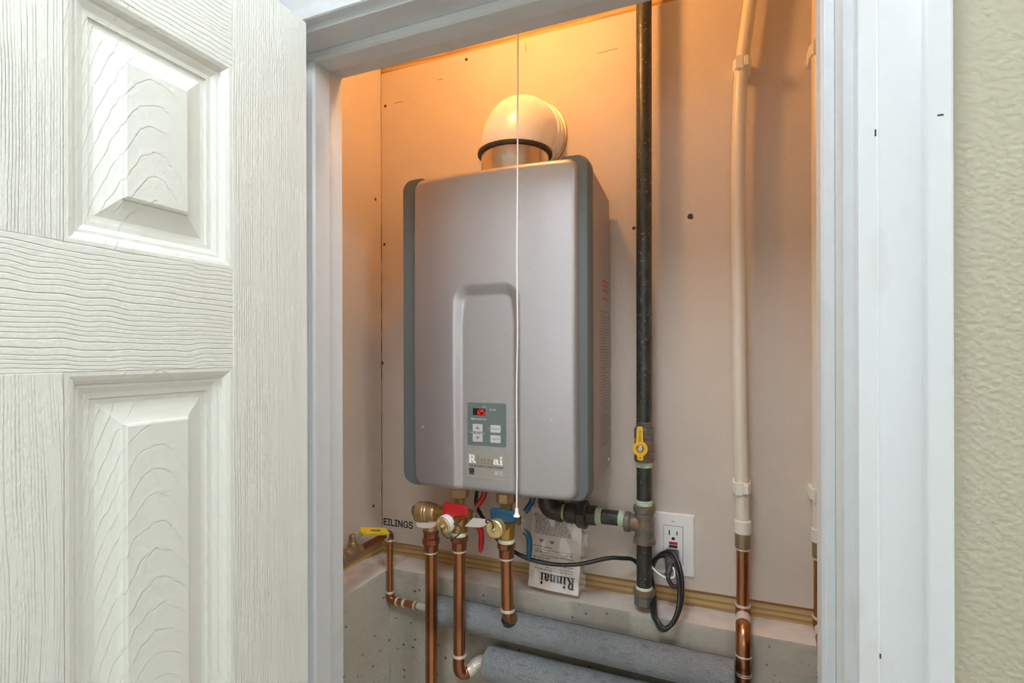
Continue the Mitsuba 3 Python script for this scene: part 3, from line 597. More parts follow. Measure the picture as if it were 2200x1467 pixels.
# pull cord of the closet lamp
ax = np.array([[-0.2870, 0.720, ZC - 0.005], [-0.2886, 0.720, 0.466], [-0.2900, 0.7203, 0.25], [-0.2909, 0.7198, 0.14], [-0.2905, 0.7202, 0.03], [-0.2920, 0.7199, -0.06], [-0.2917, 0.7202, -0.15], [-0.2924, 0.720, -0.2285]])
add('pull_cord__string', tube(spline(ax, 14), 0.00125, 8), M_ROPE, True)
add('pull_cord__bell', lathe([(0.0018, 0), (0.0026, 0.0008), (0.0027, 0.0060), (0.0034, 0.0085), (0.0050, 0.0110), (0.0050, 0.0122), (0.004, 0.0126)], (-0.2924, 0.720, -0.2270), (0, 0, -1), 24), M_WHITEP, 35); lab('pull_cord__bell', 'small white plastic bell')
lab('pull_cord', 'thin white pull cord hanging in front of the water heater', 'pull cord')

# ------------------------------------------------------------------ gas line
GX, GY = -0.1432, 0.955; gr = 0.01335
def threads(p0, p1, r, n=5):
    p0, p1 = np.array(p0, float), np.array(p1, float); L = np.linalg.norm(p1 - p0); prof = [(r - 0.0008, 0)]
    for i in range(n): prof += [(r + 0.0005, (i + 0.35) * L / n), (r - 0.0006, (i + 0.9) * L / n)]
    return lathe(prof + [(r - 0.0008, L)], p0, p1 - p0, 28)
add('gas_pipe__riser', cyl((GX, GY, -0.124), (GX + 0.0020, GY, ZC), gr), M_IRON, 40); lab('gas_pipe__riser', 'long black riser with worn flecks')
add('gas_pipe__thread', threads((GX, GY, -0.131), (GX, GY, -0.1205), gr + 0.0006, 5), M_CAST, 20); lab('gas_pipe__thread', 'exposed pipe thread above the valve')
hexn = lambda r, z0, z1, n=8: lathe([(r * 0.94, 0), (r, 0.0015), (r, abs(z1 - z0) - 0.0015), (r * 0.94, abs(z1 - z0))], (GX, GY, z1), (0, 0, 1), n, math.pi / n)
add('gas_pipe__valve', [hexn(0.0178, -0.131, -0.151), hexn(0.0178, -0.173, -0.191), lathe([(0.0150, 0), (0.0168, 0.005), (0.0172, 0.012), (0.0168, 0.018), (0.0150, 0.023)], (GX, GY, -0.1735), (0, 0, 1), 24), cyl((GX - 0.002, GY - 0.027, -0.1645), (GX - 0.002, GY, -0.1645), 0.0075, 20)], M_CAST, 25); lab('gas_pipe__valve', 'brown valve body with hexagonal ends')
hx, hy, hz = GX - 0.0022, 0.9255, -0.1640
hp = unary_union([Point(0, 0).buffer(0.0128), Polygon([(-0.0075, 0), (-0.0056, 0.036), (-0.004, 0.0385), (0.003, 0.0385), (0.0046, 0.036), (0.0055, 0)]), Polygon([(-0.0052, 0), (-0.0050, -0.0180), (-0.0035, -0.0195), (0.0035, -0.0195), (0.0050, -0.0180), (0.0052, 0)])]).difference(Point(0, 0).buffer(0.0072))
add('gas_pipe__valve__handle', prism(hp, 0.0036, (hx, hy + 0.002, hz)), M_YEL); lab('gas_pipe__valve__handle', 'yellow lever handle')
add('gas_pipe__valve__handle_cup', [lathe([(0.0074, 0), (0.0074, 0.0005)], (hx, hy + 0.0022, hz), (0, -1, 0), 24)], M_YEL)
add('gas_pipe__valve__nut', [lathe([(0.0060, 0), (0.0056, 0.0035), (0.0042, 0.0045), (0.004, 0.003)], (hx, hy + 0.002, hz), (0, -1, 0), 20), lathe([(0.0022, 0), (0.0022, 0.0052)], (hx, hy + 0.002, hz), (0, -1, 0), 16)], M_STEEL, 30); lab('gas_pipe__valve__nut', 'steel stem nut')
for g in [sbox(-0.0026, y, 0.0022, y + 0.0008) for y in (0.030, 0.0275, 0.0245, 0.021, 0.0185)] + [sbox(-0.0022, -0.0165, 0.0022, -0.0150), Point(-0.0004, 0.0150).buffer(0.0021).difference(Point(-0.0004, 0.0150).buffer(0.0013))]: add('gas_pipe__valve__mark', front(g, hx, hy - 0.0016, hz, 0.0002), M_DENT)
add('gas_pipe__nipple', cyl((GX, GY, -0.2625), (GX, GY, -0.1980), gr), M_IRON, 40); lab('gas_pipe__nipple', 'short black nipple between valve and tee')
add('gas_pipe__pipe_dope', threads((GX, GY, -0.2010), (GX, GY, -0.1905), gr + 0.0007, 5), M_DOPE, 20); lab('gas_pipe__pipe_dope', 'green sealed thread')
add('gas_pipe__pipe_dope', threads((GX, GY, -0.2710), (GX, GY, -0.2590), gr + 0.0007, 5), M_DOPE, 20); lab('gas_pipe__pipe_dope_001', 'green sealed thread')
add('gas_pipe__tee', [lathe([(0.0165, 0), (0.0190, 0.0012), (0.0190, 0.0092), (0.0165, 0.0105), (0.0163, 0.055), (0.0186, 0.0565), (0.0190, 0.0575), (0.0190, 0.0665), (0.0165, 0.0678)], (GX, GY, -0.3365), (0, 0, 1), 36),
     lathe([(0.0150, 0), (0.0152, 0.022), (0.0178, 0.026), (0.0178, 0.0335), (0.0160, 0.0350)], (GX, GY, -0.3015), (-1, 0, 0), 32)], M_CAST, 30); lab('gas_pipe__tee', 'rusty malleable tee')
yT = GY - 0.0160
for q in (words('CO', 0.0062, GX - 0.0075, yT, -0.2935, 0.0010), words('1', 0.0062, GX - 0.001, yT, -0.3130, 0.0010), words('CO', 0.0045, GX - 0.0345, yT - 0.0008, -0.3055, 0.0012, width=0.006)): add('gas_pipe__tee__cast_mark', q, M_CAST)
add('gas_pipe__drip_leg', cyl((GX - 0.0006, GY, -0.4220), (GX - 0.0002, GY, -0.3330), gr), M_IRON, 40); lab('gas_pipe__drip_leg', 'dark drip leg below the tee')
add('gas_pipe__pipe_dope', threads((GX - 0.0006, GY, -0.4190), (GX - 0.0006, GY, -0.4115), gr + 0.0006, 4), M_DOPEW, 20)
add('gas_pipe__cap', [lathe([(0.0165, 0), (0.0195, 0.0015), (0.0195, 0.0085), (0.0178, 0.0105)], (GX - 0.0006, GY, -0.4170), (0, 0, -1), 32), lathe([(0.0178, 0.009), (0.0178, 0.026), (0.0160, 0.0295), (0.006, 0.030)], (GX - 0.0006, GY, -0.4170), (0, 0, -1), 8, math.pi / 8)], M_CAST, 25); lab('gas_pipe__cap', 'rusty end cap')
zg = -0.2975
gx = lambda x: (x, GY, zg + 0.10 * 0)
add('gas_pipe__branch', cyl(gx(-0.2260), gx(-0.1830), gr), M_IRON, 40); lab('gas_pipe__branch', 'black branch nipple towards the heater')
add('gas_pipe__pipe_dope', threads(gx(-0.1885), gx(-0.1765), gr + 0.0007, 5), M_DOPE, 20); add('gas_pipe__pipe_dope', threads(gx(-0.2310), gx(-0.2190), gr + 0.0007, 6), M_DOPE, 20)
add('gas_pipe__union', [lathe([(0.0170, 0), (0.0178, 0.0015), (0.0178, 0.013), (0.0190, 0.018)], gx(-0.2300), (-1, 0, 0), 8, math.pi / 8), lathe([(0.0240, 0), (0.0258, 0.002), (0.0258, 0.016), (0.0240, 0.019)], gx(-0.2460), (-1, 0, 0), 8, 0.2), lathe([(0.0190, 0.0), (0.0190, 0.020), (0.0170, 0.024)], gx(-0.2640), (-1, 0, 0), 24)], M_DARKIRON, 25); lab('gas_pipe__union', 'dark iron union nut')
add('gas_pipe__pipe_dope', threads(gx(-0.2955), gx(-0.2860), gr + 0.0009, 4), M_DOPEY, 20)
add('gas_pipe__elbow', [tube(arc((-0.296, GY, zg), (-0.326, GY, zg), (-0.326, GY, -0.232), 0.018), 0.0170, 28), ring((-0.299, GY, zg), (1, 0, 0), 0.0192, 0.010), ring((-0.326, GY, -0.262), (0, 0, 1), 0.0192, 0.010), cyl((-0.326, GY, -0.245), (-0.326, GY, -0.2090), 0.0134)], M_DARKIRON, 35); lab('gas_pipe__elbow', 'dark iron elbow up into the heater')
lab('gas_pipe', 'black iron gas pipe with yellow handled valve, tee and drip leg', 'gas pipe')

# ------------------------------------------------------------------ isolation valves
VY = 0.870
def ribbed_cap(c, d, r, L):
    return lathe([(r * 0.86, 0), (r, 0.0015), (r, L - 0.0015), (r * 0.90, L)], c, d, 40)
def valve(key, x, zt, hue, cap_c, lever_tilt):
    """zt: height of the union nut's top under the heater."""
    add(key + '__union_nut', [lathe([(0.0170, 0), (0.0185, 0.002), (0.0185, 0.0175), (0.0165, 0.020)], (x, VY, zt), (0, 0, -1), 8, 0.35), lathe([(0.0110, 0.018), (0.0110, 0.036)], (x, VY, zt), (0, 0, -1), 20)], M_BRONZE, 25); lab(key + '__union_nut', 'octagonal bronze union nut')
    zb = zt - 0.036
    add(key + '__body', [lathe([(0.0125, 0), (0.0150, 0.004), (0.0160, 0.012), (0.0150, 0.021), (0.0145, 0.023), (0.0152, 0.0235), (0.0158, 0.026), (0.0158, 0.046), (0.0140, 0.0485)], (x, VY, zb), (0, 0, -1), 32),
         cyl((x, VY, zb - 0.010), (x + 0.028, VY - 0.004, zb - 0.012), 0.0085, 20), cyl((x, VY - 0.010, zb - 0.004), (x - 0.004, VY - 0.026, zb + 0.004), 0.0055, 16)], M_BRASS, 30); lab(key + '__body', 'brass valve body')
    c = np.array(cap_c); q = np.array([x, VY, zb - 0.018]); d = (c - q) / np.linalg.norm(c - q); L = np.linalg.norm(c - q)
    add(key + '__drain_port', lathe([(0.0125, 0.006), (0.0130, 0.014), (0.0118, 0.017), (0.0118, L - 0.016)], q, d, 28), M_BRASS, 30)
    add(key + '__drain_cap', [ribbed_cap(c - d * 0.016, d, 0.0158, 0.016)] + [box(-0.0006, 0.0006, 0.0085, 0.0130, 0.0, 0.0008).apply_transform(trimesh.transformations.rotation_matrix(a, [0, 0, 1])).apply_transform(np.vstack([np.c_[np.c_[frame(d)[1], frame(d)[2], d], c], [0, 0, 0, 1]])) for a in np.arange(20) * math.pi / 10], M_BRASSCAP, 30); lab(key + '__drain_cap', 'round ribbed brass drain cap')
    if hue == 'red': add(key + '__drain_cap__collar', ring(c - d * 0.0095, d, 0.0164, 0.0125, 40), M_WHITEP, 30)
    add(key + '__drain_cap__stud', lathe([(0.0035, 0), (0.0035, 0.003), (0.002, 0.0045), (0.0005, 0.0048)], c, d, 16), M_STEEL, 40)
    e = frame(d); a0 = c + d * 0.003
    if hue == 'red': sp = [a0, a0 + [0.004, -0.002, -0.010], a0 + [0.014, -0.001, -0.0175], a0 + [0.026, 0.006, -0.0165], a0 + [0.0325, 0.012, -0.008], a0 + [0.028, 0.016, 0.0], q + d * (L - 0.018) + [0.006, -0.012, 0.004]]
    else: sp = [a0, a0 + [0.001, -0.002, 0.010], a0 + [-0.004, 0.0, 0.0155], a0 + [-0.013, 0.004, 0.0145], a0 + [-0.0165, 0.008, 0.009], a0 + [-0.012, 0.013, 0.004], q + d * (L - 0.018) + [-0.008, -0.010, 0.002]]
    add(key + '__cap_strap', tube(spline(sp, 8), 0.0014, 10), M_RUBBER, True); lab(key + '__cap_strap', 'black rubber cap strap')
    m = M_RED if hue == 'red' else M_BLUE
    hz0, hz1 = zb - 0.0085, zb + 0.0155
    k = add(key + '__handle', trimesh.convex.convex_hull(np.vstack([box(x - 0.0175, x + 0.008, VY - 0.034, VY - 0.024, hz0 - 0.004, hz1 - 0.002, 0.004).vertices, box(x + 0.008, x + 0.0330, VY - 0.034, VY - 0.024, hz0 - 0.0005, hz1 - 0.004, 0.004).vertices])), m, 30); lab(k, hue + ' plastic wing handle')
    # drain lever on the right: bent steel strip with dipped grips
    px, pz = x + 0.0315, zb - 0.012
    strip = [(0.874, pz + 0.018), (0.872, pz + 0.008), (0.868, pz), (0.872, pz - 0.014), (0.878, pz - 0.024)]
    v = spline([(px + (0.004 if i in (0, 4) else 0.0), y, z) for i, (y, z) in enumerate(strip)], 5)
    add(key + '__drain_lever', quadstrip([(p[0], p[1] - 0.005, p[2]) for p in v[::5]], [(p[0], p[1] + 0.005, p[2]) for p in v[::5]], 0.0015), M_STEEL, 30); lab(key + '__drain_lever', 'bent steel drain lever')
    def grip(pts):
        P = spline(pts, 6); n = len(P); rr = 0.0052 * np.sqrt(np.clip(1 - (np.linspace(-0.80, 1, n)) ** 8, 0.02, 1)); t = tube(P, rr, 16)
        return t
    g1 = grip([(px + 0.003, 0.873, pz + 0.014), (px + 0.008, 0.878, pz + 0.022), (px + 0.013, 0.884, pz + 0.033), (px + 0.014, 0.886, pz + 0.047)])
    g2 = grip([(px + 0.002, 0.877, pz - 0.022), (px + 0.007, 0.881, pz - 0.032), (px + 0.0085, 0.882, pz - 0.048), (px + 0.0065, 0.881, pz - 0.074)])
    for g in (g1, g2): k = add(key + '__drain_lever__grip', g, m, True); lab(k, hue + ' dipped grip')
    add(key + '__pivot_nut', lathe([(0.0062, 0), (0.0062, 0.004), (0.003, 0.006)], (px + 0.001, 0.868, pz), (1, 0, 0), 6), M_STEEL, 25)
    add(key + '__pipe_dope', ring((x, VY, zb - 0.0515), (0, 0, 1), 0.0148, 0.007), M_DOPEW, 30); lab(key + '__pipe_dope', 'pale sealant ring')
    return zb - 0.055
zh = valve('hot_water_valve', -0.4688, -0.2465, 'red', (-0.4780, 0.823, -0.3072), 0)
lab('hot_water_valve', 'brass hot water valve with red handles under the water heater', 'valve')
zcold = valve('cold_water_valve', -0.3733, -0.2465, 'blue', (-0.3768, 0.823, -0.3005), 0)
lab('cold_water_valve', 'brass cold water valve with blue handles under the water heater', 'valve')
def adapter(key, x, z):
    add(key + '__adapter', [lathe([(0.0150, 0), (0.0163, 0.0012), (0.0163, 0.0095), (0.0150, 0.011)], (x, VY, z), (0, 0, -1), 8, 0.3), lathe([(0.0138, 0.010), (0.0134, 0.026), (0.0126, 0.027)], (x, VY, z), (0, 0, -1), 28)], M_CUDARK, 25); lab(key + '__adapter', 'dark copper threaded adapter')
    add(key + '__solder', ring((x, VY, z - 0.028), (0, 0, 1), 0.0128, 0.0045), M_SOLDER, 30)
cr = 0.0111
# hot pipe: down, elbow towards the wall, then right into the lower foam sleeve
adapter('hot_water_pipe', -0.4688, zh)
add('hot_water_pipe__pipe', cyl((-0.4694, VY, -0.575), (-0.4688, VY, zh - 0.008), cr), M_CU, 40)
hb = spline([(-0.4694, VY, -0.5580), (-0.4694, VY, -0.5760), (-0.4685, 0.8710, -0.5880), (-0.4630, 0.8760, -0.5950), (-0.4540, 0.8840, -0.5925), (-0.4455, 0.8920, -0.5845), (-0.4360, 0.8970, -0.5795), (-0.4240, 0.8975, -0.5790), (-0.4050, 0.8975, -0.5790)], 8)
add('hot_water_pipe__elbow', tube(hb[:30], 0.0122, 26), M_CUDARK, True); lab('hot_water_pipe__elbow', 'dark copper elbow')
add('hot_water_pipe__solder', ring((-0.4694, VY, -0.5600), (0, 0, 1), 0.0133, 0.005), M_SOLDER, 30)
add('hot_water_pipe__offset', tube(hb[28:], 0.0114, 26), M_FLUX, True); lab('hot_water_pipe__offset', 'pale flux coated offset bend')
add('hot_water_pipe__solder', ring(hb[38], hb[39] - hb[37], 0.0121, 0.004, 26), M_SOLDER, 30)
lab('hot_water_pipe', 'copper pipe from the hot valve bending into the lower foam sleeve', 'pipe')
adapter('cold_water_pipe', -0.3733, zcold)
add('cold_water_pipe__pipe', cyl((-0.3737, VY + 0.006, -0.462), (-0.3733, VY, zcold - 0.008), cr), M_CU, 40)
add('cold_water_pipe__solder', ring((-0.3737, VY + 0.006, -0.461), (0, 0, 1), 0.0133, 0.005), M_SOLDER, 30)
add('cold_water_pipe__tee', tube(spline([(-0.3737, VY + 0.006, -0.458), (-0.3738, VY + 0.010, -0.470), (-0.3740, 0.890, -0.483), (-0.3740, 0.9050, -0.500)], 6), 0.0121, 26), M_CUDARK, 40); lab('cold_water_pipe__tee', 'dark copper tee branch')
lab('cold_water_pipe', 'short copper pipe from the cold valve into the upper foam sleeve', 'pipe')
# relief valve with its discharge pipe
RXA, RZ = -0.5298, -0.2995
add('relief_valve__body', [lathe([(0.0150, 0), (0.0188, 0.0015), (0.0192, 0.004), (0.0192, 0.017), (0.0180, 0.0185), (0.0195, 0.020), (0.0195, 0.023), (0.0178, 0.025), (0.0172, 0.036), (0.0150, 0.040)], (-0.5580, VY, RZ - 0.003), (1, 0, 0.05), 36), lathe([(0.0130, 0), (0.0130, 0.020), (0.0150, 0.022), (0.0155, 0.027), (0.0150, 0.030)], (RXA, VY, RZ - 0.005), (0, 0, -1), 32)], M_BRONZE, 30)
add('relief_valve__inlet', cyl((-0.521, VY, RZ - 0.001), (-0.472, VY, RZ + 0.002), 0.0130), M_BRASS, 40); lab('relief_valve__inlet', 'brass inlet from the hot valve')
add('relief_valve__lever', [box(-0.5685, -0.5560, VY - 0.004, VY + 0.004, RZ - 0.002, RZ - 0.0005, 0.0003), quadstrip([(-0.566, VY - 0.009, RZ + 0.008), (-0.568, VY - 0.009, RZ - 0.002), (-0.560, VY - 0.009, RZ - 0.020)], [(-0.566, VY + 0.006, RZ + 0.008), (-0.568, VY + 0.006, RZ - 0.002), (-0.560, VY + 0.006, RZ - 0.020)], 0.0012)], M_STEEL, 30); lab('relief_valve__lever', 'grey steel test lever')
lab('relief_valve', 'round bronze relief valve left of the hot water valve', 'valve')
zr = RZ - 0.035
add('discharge_pipe__adapter', [lathe([(0.0138, 0), (0.0158, 0.001), (0.0158, 0.003), (0.0140, 0.005), (0.0140, 0.014), (0.0162, 0.016), (0.0162, 0.026), (0.0142, 0.0275)], (RXA, VY, zr), (0, 0, -1), 12), lathe([(0.0138, 0.027), (0.0134, 0.0405), (0.0126, 0.041)], (RXA, VY, zr), (0, 0, -1), 28)], M_CUDARK, 25); lab('discharge_pipe__adapter', 'dark copper threaded adapter')
add('discharge_pipe__solder', ring((RXA, VY, zr - 0.042), (0, 0, 1), 0.0128, 0.0045), M_SOLDER, 30)
add('discharge_pipe__pipe', cyl((RXA - 0.0012, VY, -1.50), (RXA, VY, zr - 0.020), 0.0114), M_CU, 40)
lab('discharge_pipe', 'long copper pipe running down from the relief valve', 'pipe')

# paper tags
t1 = quadstrip([(-0.5490, 0.846, -0.3165), (-0.5250, 0.842, -0.3122), (-0.5020, 0.838, -0.3065), (-0.4860, 0.836, -0.2985), (-0.4720, 0.838, -0.2935), (-0.4560, 0.845, -0.2900)],
               [(-0.5400, 0.838, -0.3205), (-0.5220, 0.832, -0.3190), (-0.5000, 0.828, -0.3130), (-0.4850, 0.828, -0.3010), (-0.4700, 0.832, -0.2950), (-0.4575, 0.843, -0.2925)], 0.0004)
add('paper_tag', t1, M_PAPER, 30); lab('paper_tag', 'thin paper tag hung in front of the bronze relief valve', 'tag')
t2 = quadstrip([(-0.4300, 0.850, -0.2945), (-0.4120, 0.848, -0.2930), (-0.3960, 0.846, -0.2925), (-0.3800, 0.846, -0.2885), (-0.3550, 0.852, -0.2850)],
               [(-0.4430, 0.842, -0.3090), (-0.4230, 0.838, -0.3070), (-0.4050, 0.836, -0.3035), (-0.3850, 0.838, -0.2930), (-0.3560, 0.850, -0.2870)], 0.0004)
add('paper_tag_001', t2, M_PAPER, 30); lab('paper_tag_001', 'thin paper tag hung between the red lever and the cold valve', 'tag')

# ------------------------------------------------------------------ foam sleeves
def sleeve(key, a, b, r, ri, notch=None):
    a, b = np.array(a, float), np.array(b, float); d, e1, e2 = frame(b - a); L = np.linalg.norm(b - a)
    m = lathe([(ri, 0.0), (ri, -0.0001), (r - 0.002, 0), (r, 0.002), (r, L - 0.002), (r - 0.002, L), (ri, L)], a, d, 48)
    return m
add('pipe_insulation', sleeve('', (-0.5480, 0.9085, -0.5045), (0.0040, 0.9085, -0.5135), 0.0268, 0.011), M_FOAM, 40)
add('pipe_insulation__slit', cyl((-0.5470, 0.9135, -0.4787), (0.0020, 0.9135, -0.4877), 0.0011, 8), M_FOAMIN); lab('pipe_insulation__slit', 'dark slit along the top')
add('pipe_insulation__notch', lathe([(0.0120, 0), (0.0146, 0.0005), (0.0146, 0.0080), (0.0120, 0.0085)], (-0.3765, 0.8945, -0.4905), (-0.15, -0.50, 0.85), 24), M_FOAMIN, 30); lab('pipe_insulation__notch', 'dark cut round the branch pipe')
lab('pipe_insulation', 'grey foam sleeve running along the concrete, upper of two', 'pipe insulation')
add('pipe_insulation_001', sleeve('', (-0.4255, 0.8975, -0.5790), (-0.0020, 0.8975, -0.5806), 0.0298, 0.011), M_FOAM, 40)
lab('pipe_insulation_001', 'thicker grey foam sleeve at the bottom, lower of two', 'pipe insulation')

# thin copper branch with ball valve on the left
TX, TY, tr = -0.6635, 0.9250, 0.0067
zu, zl = -0.3752, -0.5155
add('branch_pipe__pipe', cyl((TX, TY, zl + 0.007), (TX, TY, zu - 0.010), tr, 24), M_CU, 40)
add('branch_pipe__elbow', tube(arc((TX, TY, zu - 0.014), (TX, TY, zu), (TX, TY - 0.016, zu), 0.009), 0.0083, 22), M_CUDARK, 40); lab('branch_pipe__elbow', 'copper elbow')
add('branch_pipe__run', cyl((TX, 0.66, zu), (TX, TY - 0.012, zu), tr, 24), M_CUDARK, 40)
add('branch_pipe__elbow', tube(arc((TX, TY, zl + 0.015), (TX, TY, zl), (TX + 0.018, TY, zl), 0.010), 0.0083, 22), M_CUDARK, 40)
add('branch_pipe__run', cyl((TX + 0.012, TY, zl), (-0.585, 0.9160, zl + 0.004), tr, 24), M_CU, 40)
add('branch_pipe__run', cyl((-0.590, 0.9165, zl + 0.004), (-0.553, 0.9100, zl + 0.0075), tr, 24), M_FLUX, 40)
for c, d in [((TX, TY - 0.0165, zu), (0, 1, 0)), ((TX, TY, zu - 0.0145), (0, 0, 1)), ((TX, TY, zl + 0.0165), (0, 0, 1)), ((TX + 0.019, TY, zl), (1, -.1, 0)), ((-0.6250, 0.9205, zl + 0.002), (1, -.1, .05)), ((-0.5960, 0.9172, zl + 0.0035), (1, -.1, .05))]:
    add('branch_pipe__solder', ring(c, d, 0.0090, 0.004, 22), M_SOLDER, 30)
yb = 0.772
add('branch_pipe__ball_valve', [lathe([(0.0102, 0), (0.0126, 0.002), (0.0126, 0.014), (0.0107, 0.016), (0.0130, 0.022), (0.0136, 0.030), (0.0126, 0.038), (0.0102, 0.042), (0.0102, 0.056), (0.009, 0.058)], (TX, yb, zu), (0, 1, 0), 24), lathe([(0.0092, 0.0), (0.0088, 0.014), (0.0060, 0.017), (0.0060, 0.026)], (TX - 0.001, yb + 0.037, zu + 0.003), (-0.05, 0, 1), 16), lathe([(0.0058, 0), (0.0070, 0.002), (0.0053, 0.006), (0.001, 0.0075)], (TX - 0.0025, yb + 0.037, zu + 0.0275), (0, 0, 1), 6)], M_OLDBRASS, 30); lab('branch_pipe__ball_valve', 'small old brass ball valve')
zs = zu + 0.027
add('branch_pipe__ball_valve__stem_strip', quadstrip([(TX - 0.006, yb + 0.036, zs - 0.003), (TX - 0.006, yb + 0.055, zs), (TX - 0.006, yb + 0.070, zs + 0.003)], [(TX + 0.005, yb + 0.036, zs - 0.003), (TX + 0.005, yb + 0.055, zs), (TX + 0.005, yb + 0.070, zs + 0.003)], 0.0015), M_STEEL, 30)
lv = rrect(yb + 0.060, yb + 0.146, -0.0095, 0.0095, 0.0085)
ca, sa = math.cos(0.62), math.sin(0.62); ey_ = (-ca, 0, sa)
def tip(m): v = m.vertices.copy(); v[:, 2] += zs + 0.0035 - (v[:, 1] - yb - 0.06) * 0.31; m.vertices = v; return m
add('branch_pipe__ball_valve__lever', tip(prism(lv, 0.0045, (TX - 0.001, 0, 0), (0, 1, 0), ey_)), M_YEL2); lab('branch_pipe__ball_valve__lever', 'yellow vinyl coated lever')
add('branch_pipe__ball_valve__lever_lettering', tip(prism(sbox(yb + 0.088, -0.0022, yb + 0.118, 0.0022).difference(unary_union([sbox(y, -0.003, y + 0.0014, 0.003) for y in np.arange(yb + 0.0915, yb + 0.118, 0.0050)])), 0.0003, (TX - 0.001 + sa * 0.0045, 0, ca * 0.0045), (0, 1, 0), ey_)), M_DENT)
lab('branch_pipe', 'thin copper branch pipe with yellow lever valve in the left corner', 'pipe')

# ------------------------------------------------------------------ plastic pipe with clips, and its twin half behind the jamb
def clip(key, c, r, L):
    m = [lathe([(r, 0), (r + 0.0025, 0.001), (r + 0.0025, L - 0.001), (r, L)], (c[0], c[1], c[2] - L / 2), (0, 0, 1), 24), box(c[0] - r - 0.0035, c[0] + r + 0.0035, c[1], YW + 0.0002, c[2] - L / 2, c[2] + L / 2, 0.001), box(c[0] + 0.003, c[0] + 0.010, c[1] - r - 0.0048, c[1] - r + 0.001, c[2] - L / 2 + 0.002, c[2] + L / 2 - 0.002, 0.0006), box(c[0] - 0.010, c[0] + 0.0015, c[1] - r - 0.0036, c[1] - r + 0.001, c[2] - L / 2 - 0.001, c[2] + L / 2 + 0.001, 0.0006)]
    k = add(key + '__clip', m, M_CREAMP, 30); lab(k, 'pale plastic wall clip')
def plastic_pipe(key, ox, Yp, lean):
    r = 0.0108
    top = [(0.058, 0.82), (0.0312, 0.592), (0.0200, 0.509), (0.0160, 0.462), (0.0117, 0.322), (0.0122, 0.047), (0.0136, -0.11), (0.0160, -0.2257), (0.0170, -0.295)]
    P = [(ox + (x if lean else 0.0165 + (x - 0.0165) * 0.08), Yp, z) for x, z in top]
    add(key + '__tubing', tube(spline(P, 8), r, 28), M_PEX, True); lab(key + '__tubing', 'translucent cream plastic tubing')
    f = lambda z: ox + (np.interp(-z, [-q[1] for q in top], [q[0] for q in top]) if lean else 0.0165)
    clip(key, (f(0.486), Yp, 0.486), r, 0.020); clip(key, (f(-0.226), Yp, -0.226), r, 0.019)
    x = ox + 0.0172
    add(key + '__coupling', lathe([(0.0118, 0), (0.0134, 0.0015), (0.0134, 0.0215), (0.0118, 0.023)], (x, Yp, -0.303), (0, 0, 1), 32), M_CREAMP, 35); lab(key + '__coupling', 'cream plastic crimp collar')
    add(key + '__ferrule', lathe([(0.0118, 0), (0.0124, 0.001), (0.0124, 0.022), (0.0114, 0.025)], (x, Yp, -0.303), (0, 0, -1), 32), M_OLDBRASS, 35); lab(key + '__ferrule', 'brown brass ferrule')
    add(key + '__solder', ring((x, Yp, -0.3285), (0, 0, 1), 0.0116, 0.004), M_SOLDER, 30)
    add(key + '__copper_pipe', cyl((x, Yp, -0.435), (x, Yp, -0.322), 0.0103), M_CU, 40); lab(key + '__copper_pipe', 'copper pipe below the plastic tubing')
    yl = 0.918
    add(key + '__solder', ring((x, Yp, -0.4235), (0, 0, 1), 0.0124, 0.004), M_SOLDER, 30)
    
    bend = spline([(x, Yp, -0.4235), (x, Yp - 0.001, -0.4310), (x, Yp - 0.009, -0.4375), (x, 0.945, -0.4405), (x, 0.929, -0.4465), (x, yl + 0.002, -0.4600), (x, yl, -0.4780), (x, yl, -0.5000)], 6)
    add(key + '__elbow', tube(bend[:13], 0.0118, 26), M_CUDARK, True)
    add(key + '__offset', tube(bend[12:22], 0.0110, 26), M_FLUX, True); lab(key + '__offset', 'pale flux stained offset')
    add(key + '__elbow', tube(bend[20:], 0.0119, 26), M_CU, True)
    for z, rr in ((-0.4805, 0.0126), (-0.5075, 0.0120), (-0.5110, 0.0122)): add(key + '__solder', ring((x, yl, z), (0, 0, 1), rr, 0.003), M_SOLDER, 30)
    add(key + '__lower_pipe', [cyl((x, yl, -1.05), (x, yl, -0.49), 0.0104), lathe([(0.0112, 0), (0.0119, 0.001), (0.0119, 0.026), (0.0112, 0.027)], (x, yl, -0.5195), (0, 0, 1), 28)], M_CUDARK, 40); lab(key + '__lower_pipe', 'copper pipe in front of the concrete')
plastic_pipe('plastic_pipe', 0.0, 0.970, True)
lab('plastic_pipe', 'cream plastic water pipe leaning above and joined to copper below', 'pipe')
plastic_pipe('plastic_pipe_001', 0.1145, 0.970, False)
lab('plastic_pipe_001', 'cream plastic water pipe almost hidden behind the right jamb', 'pipe')

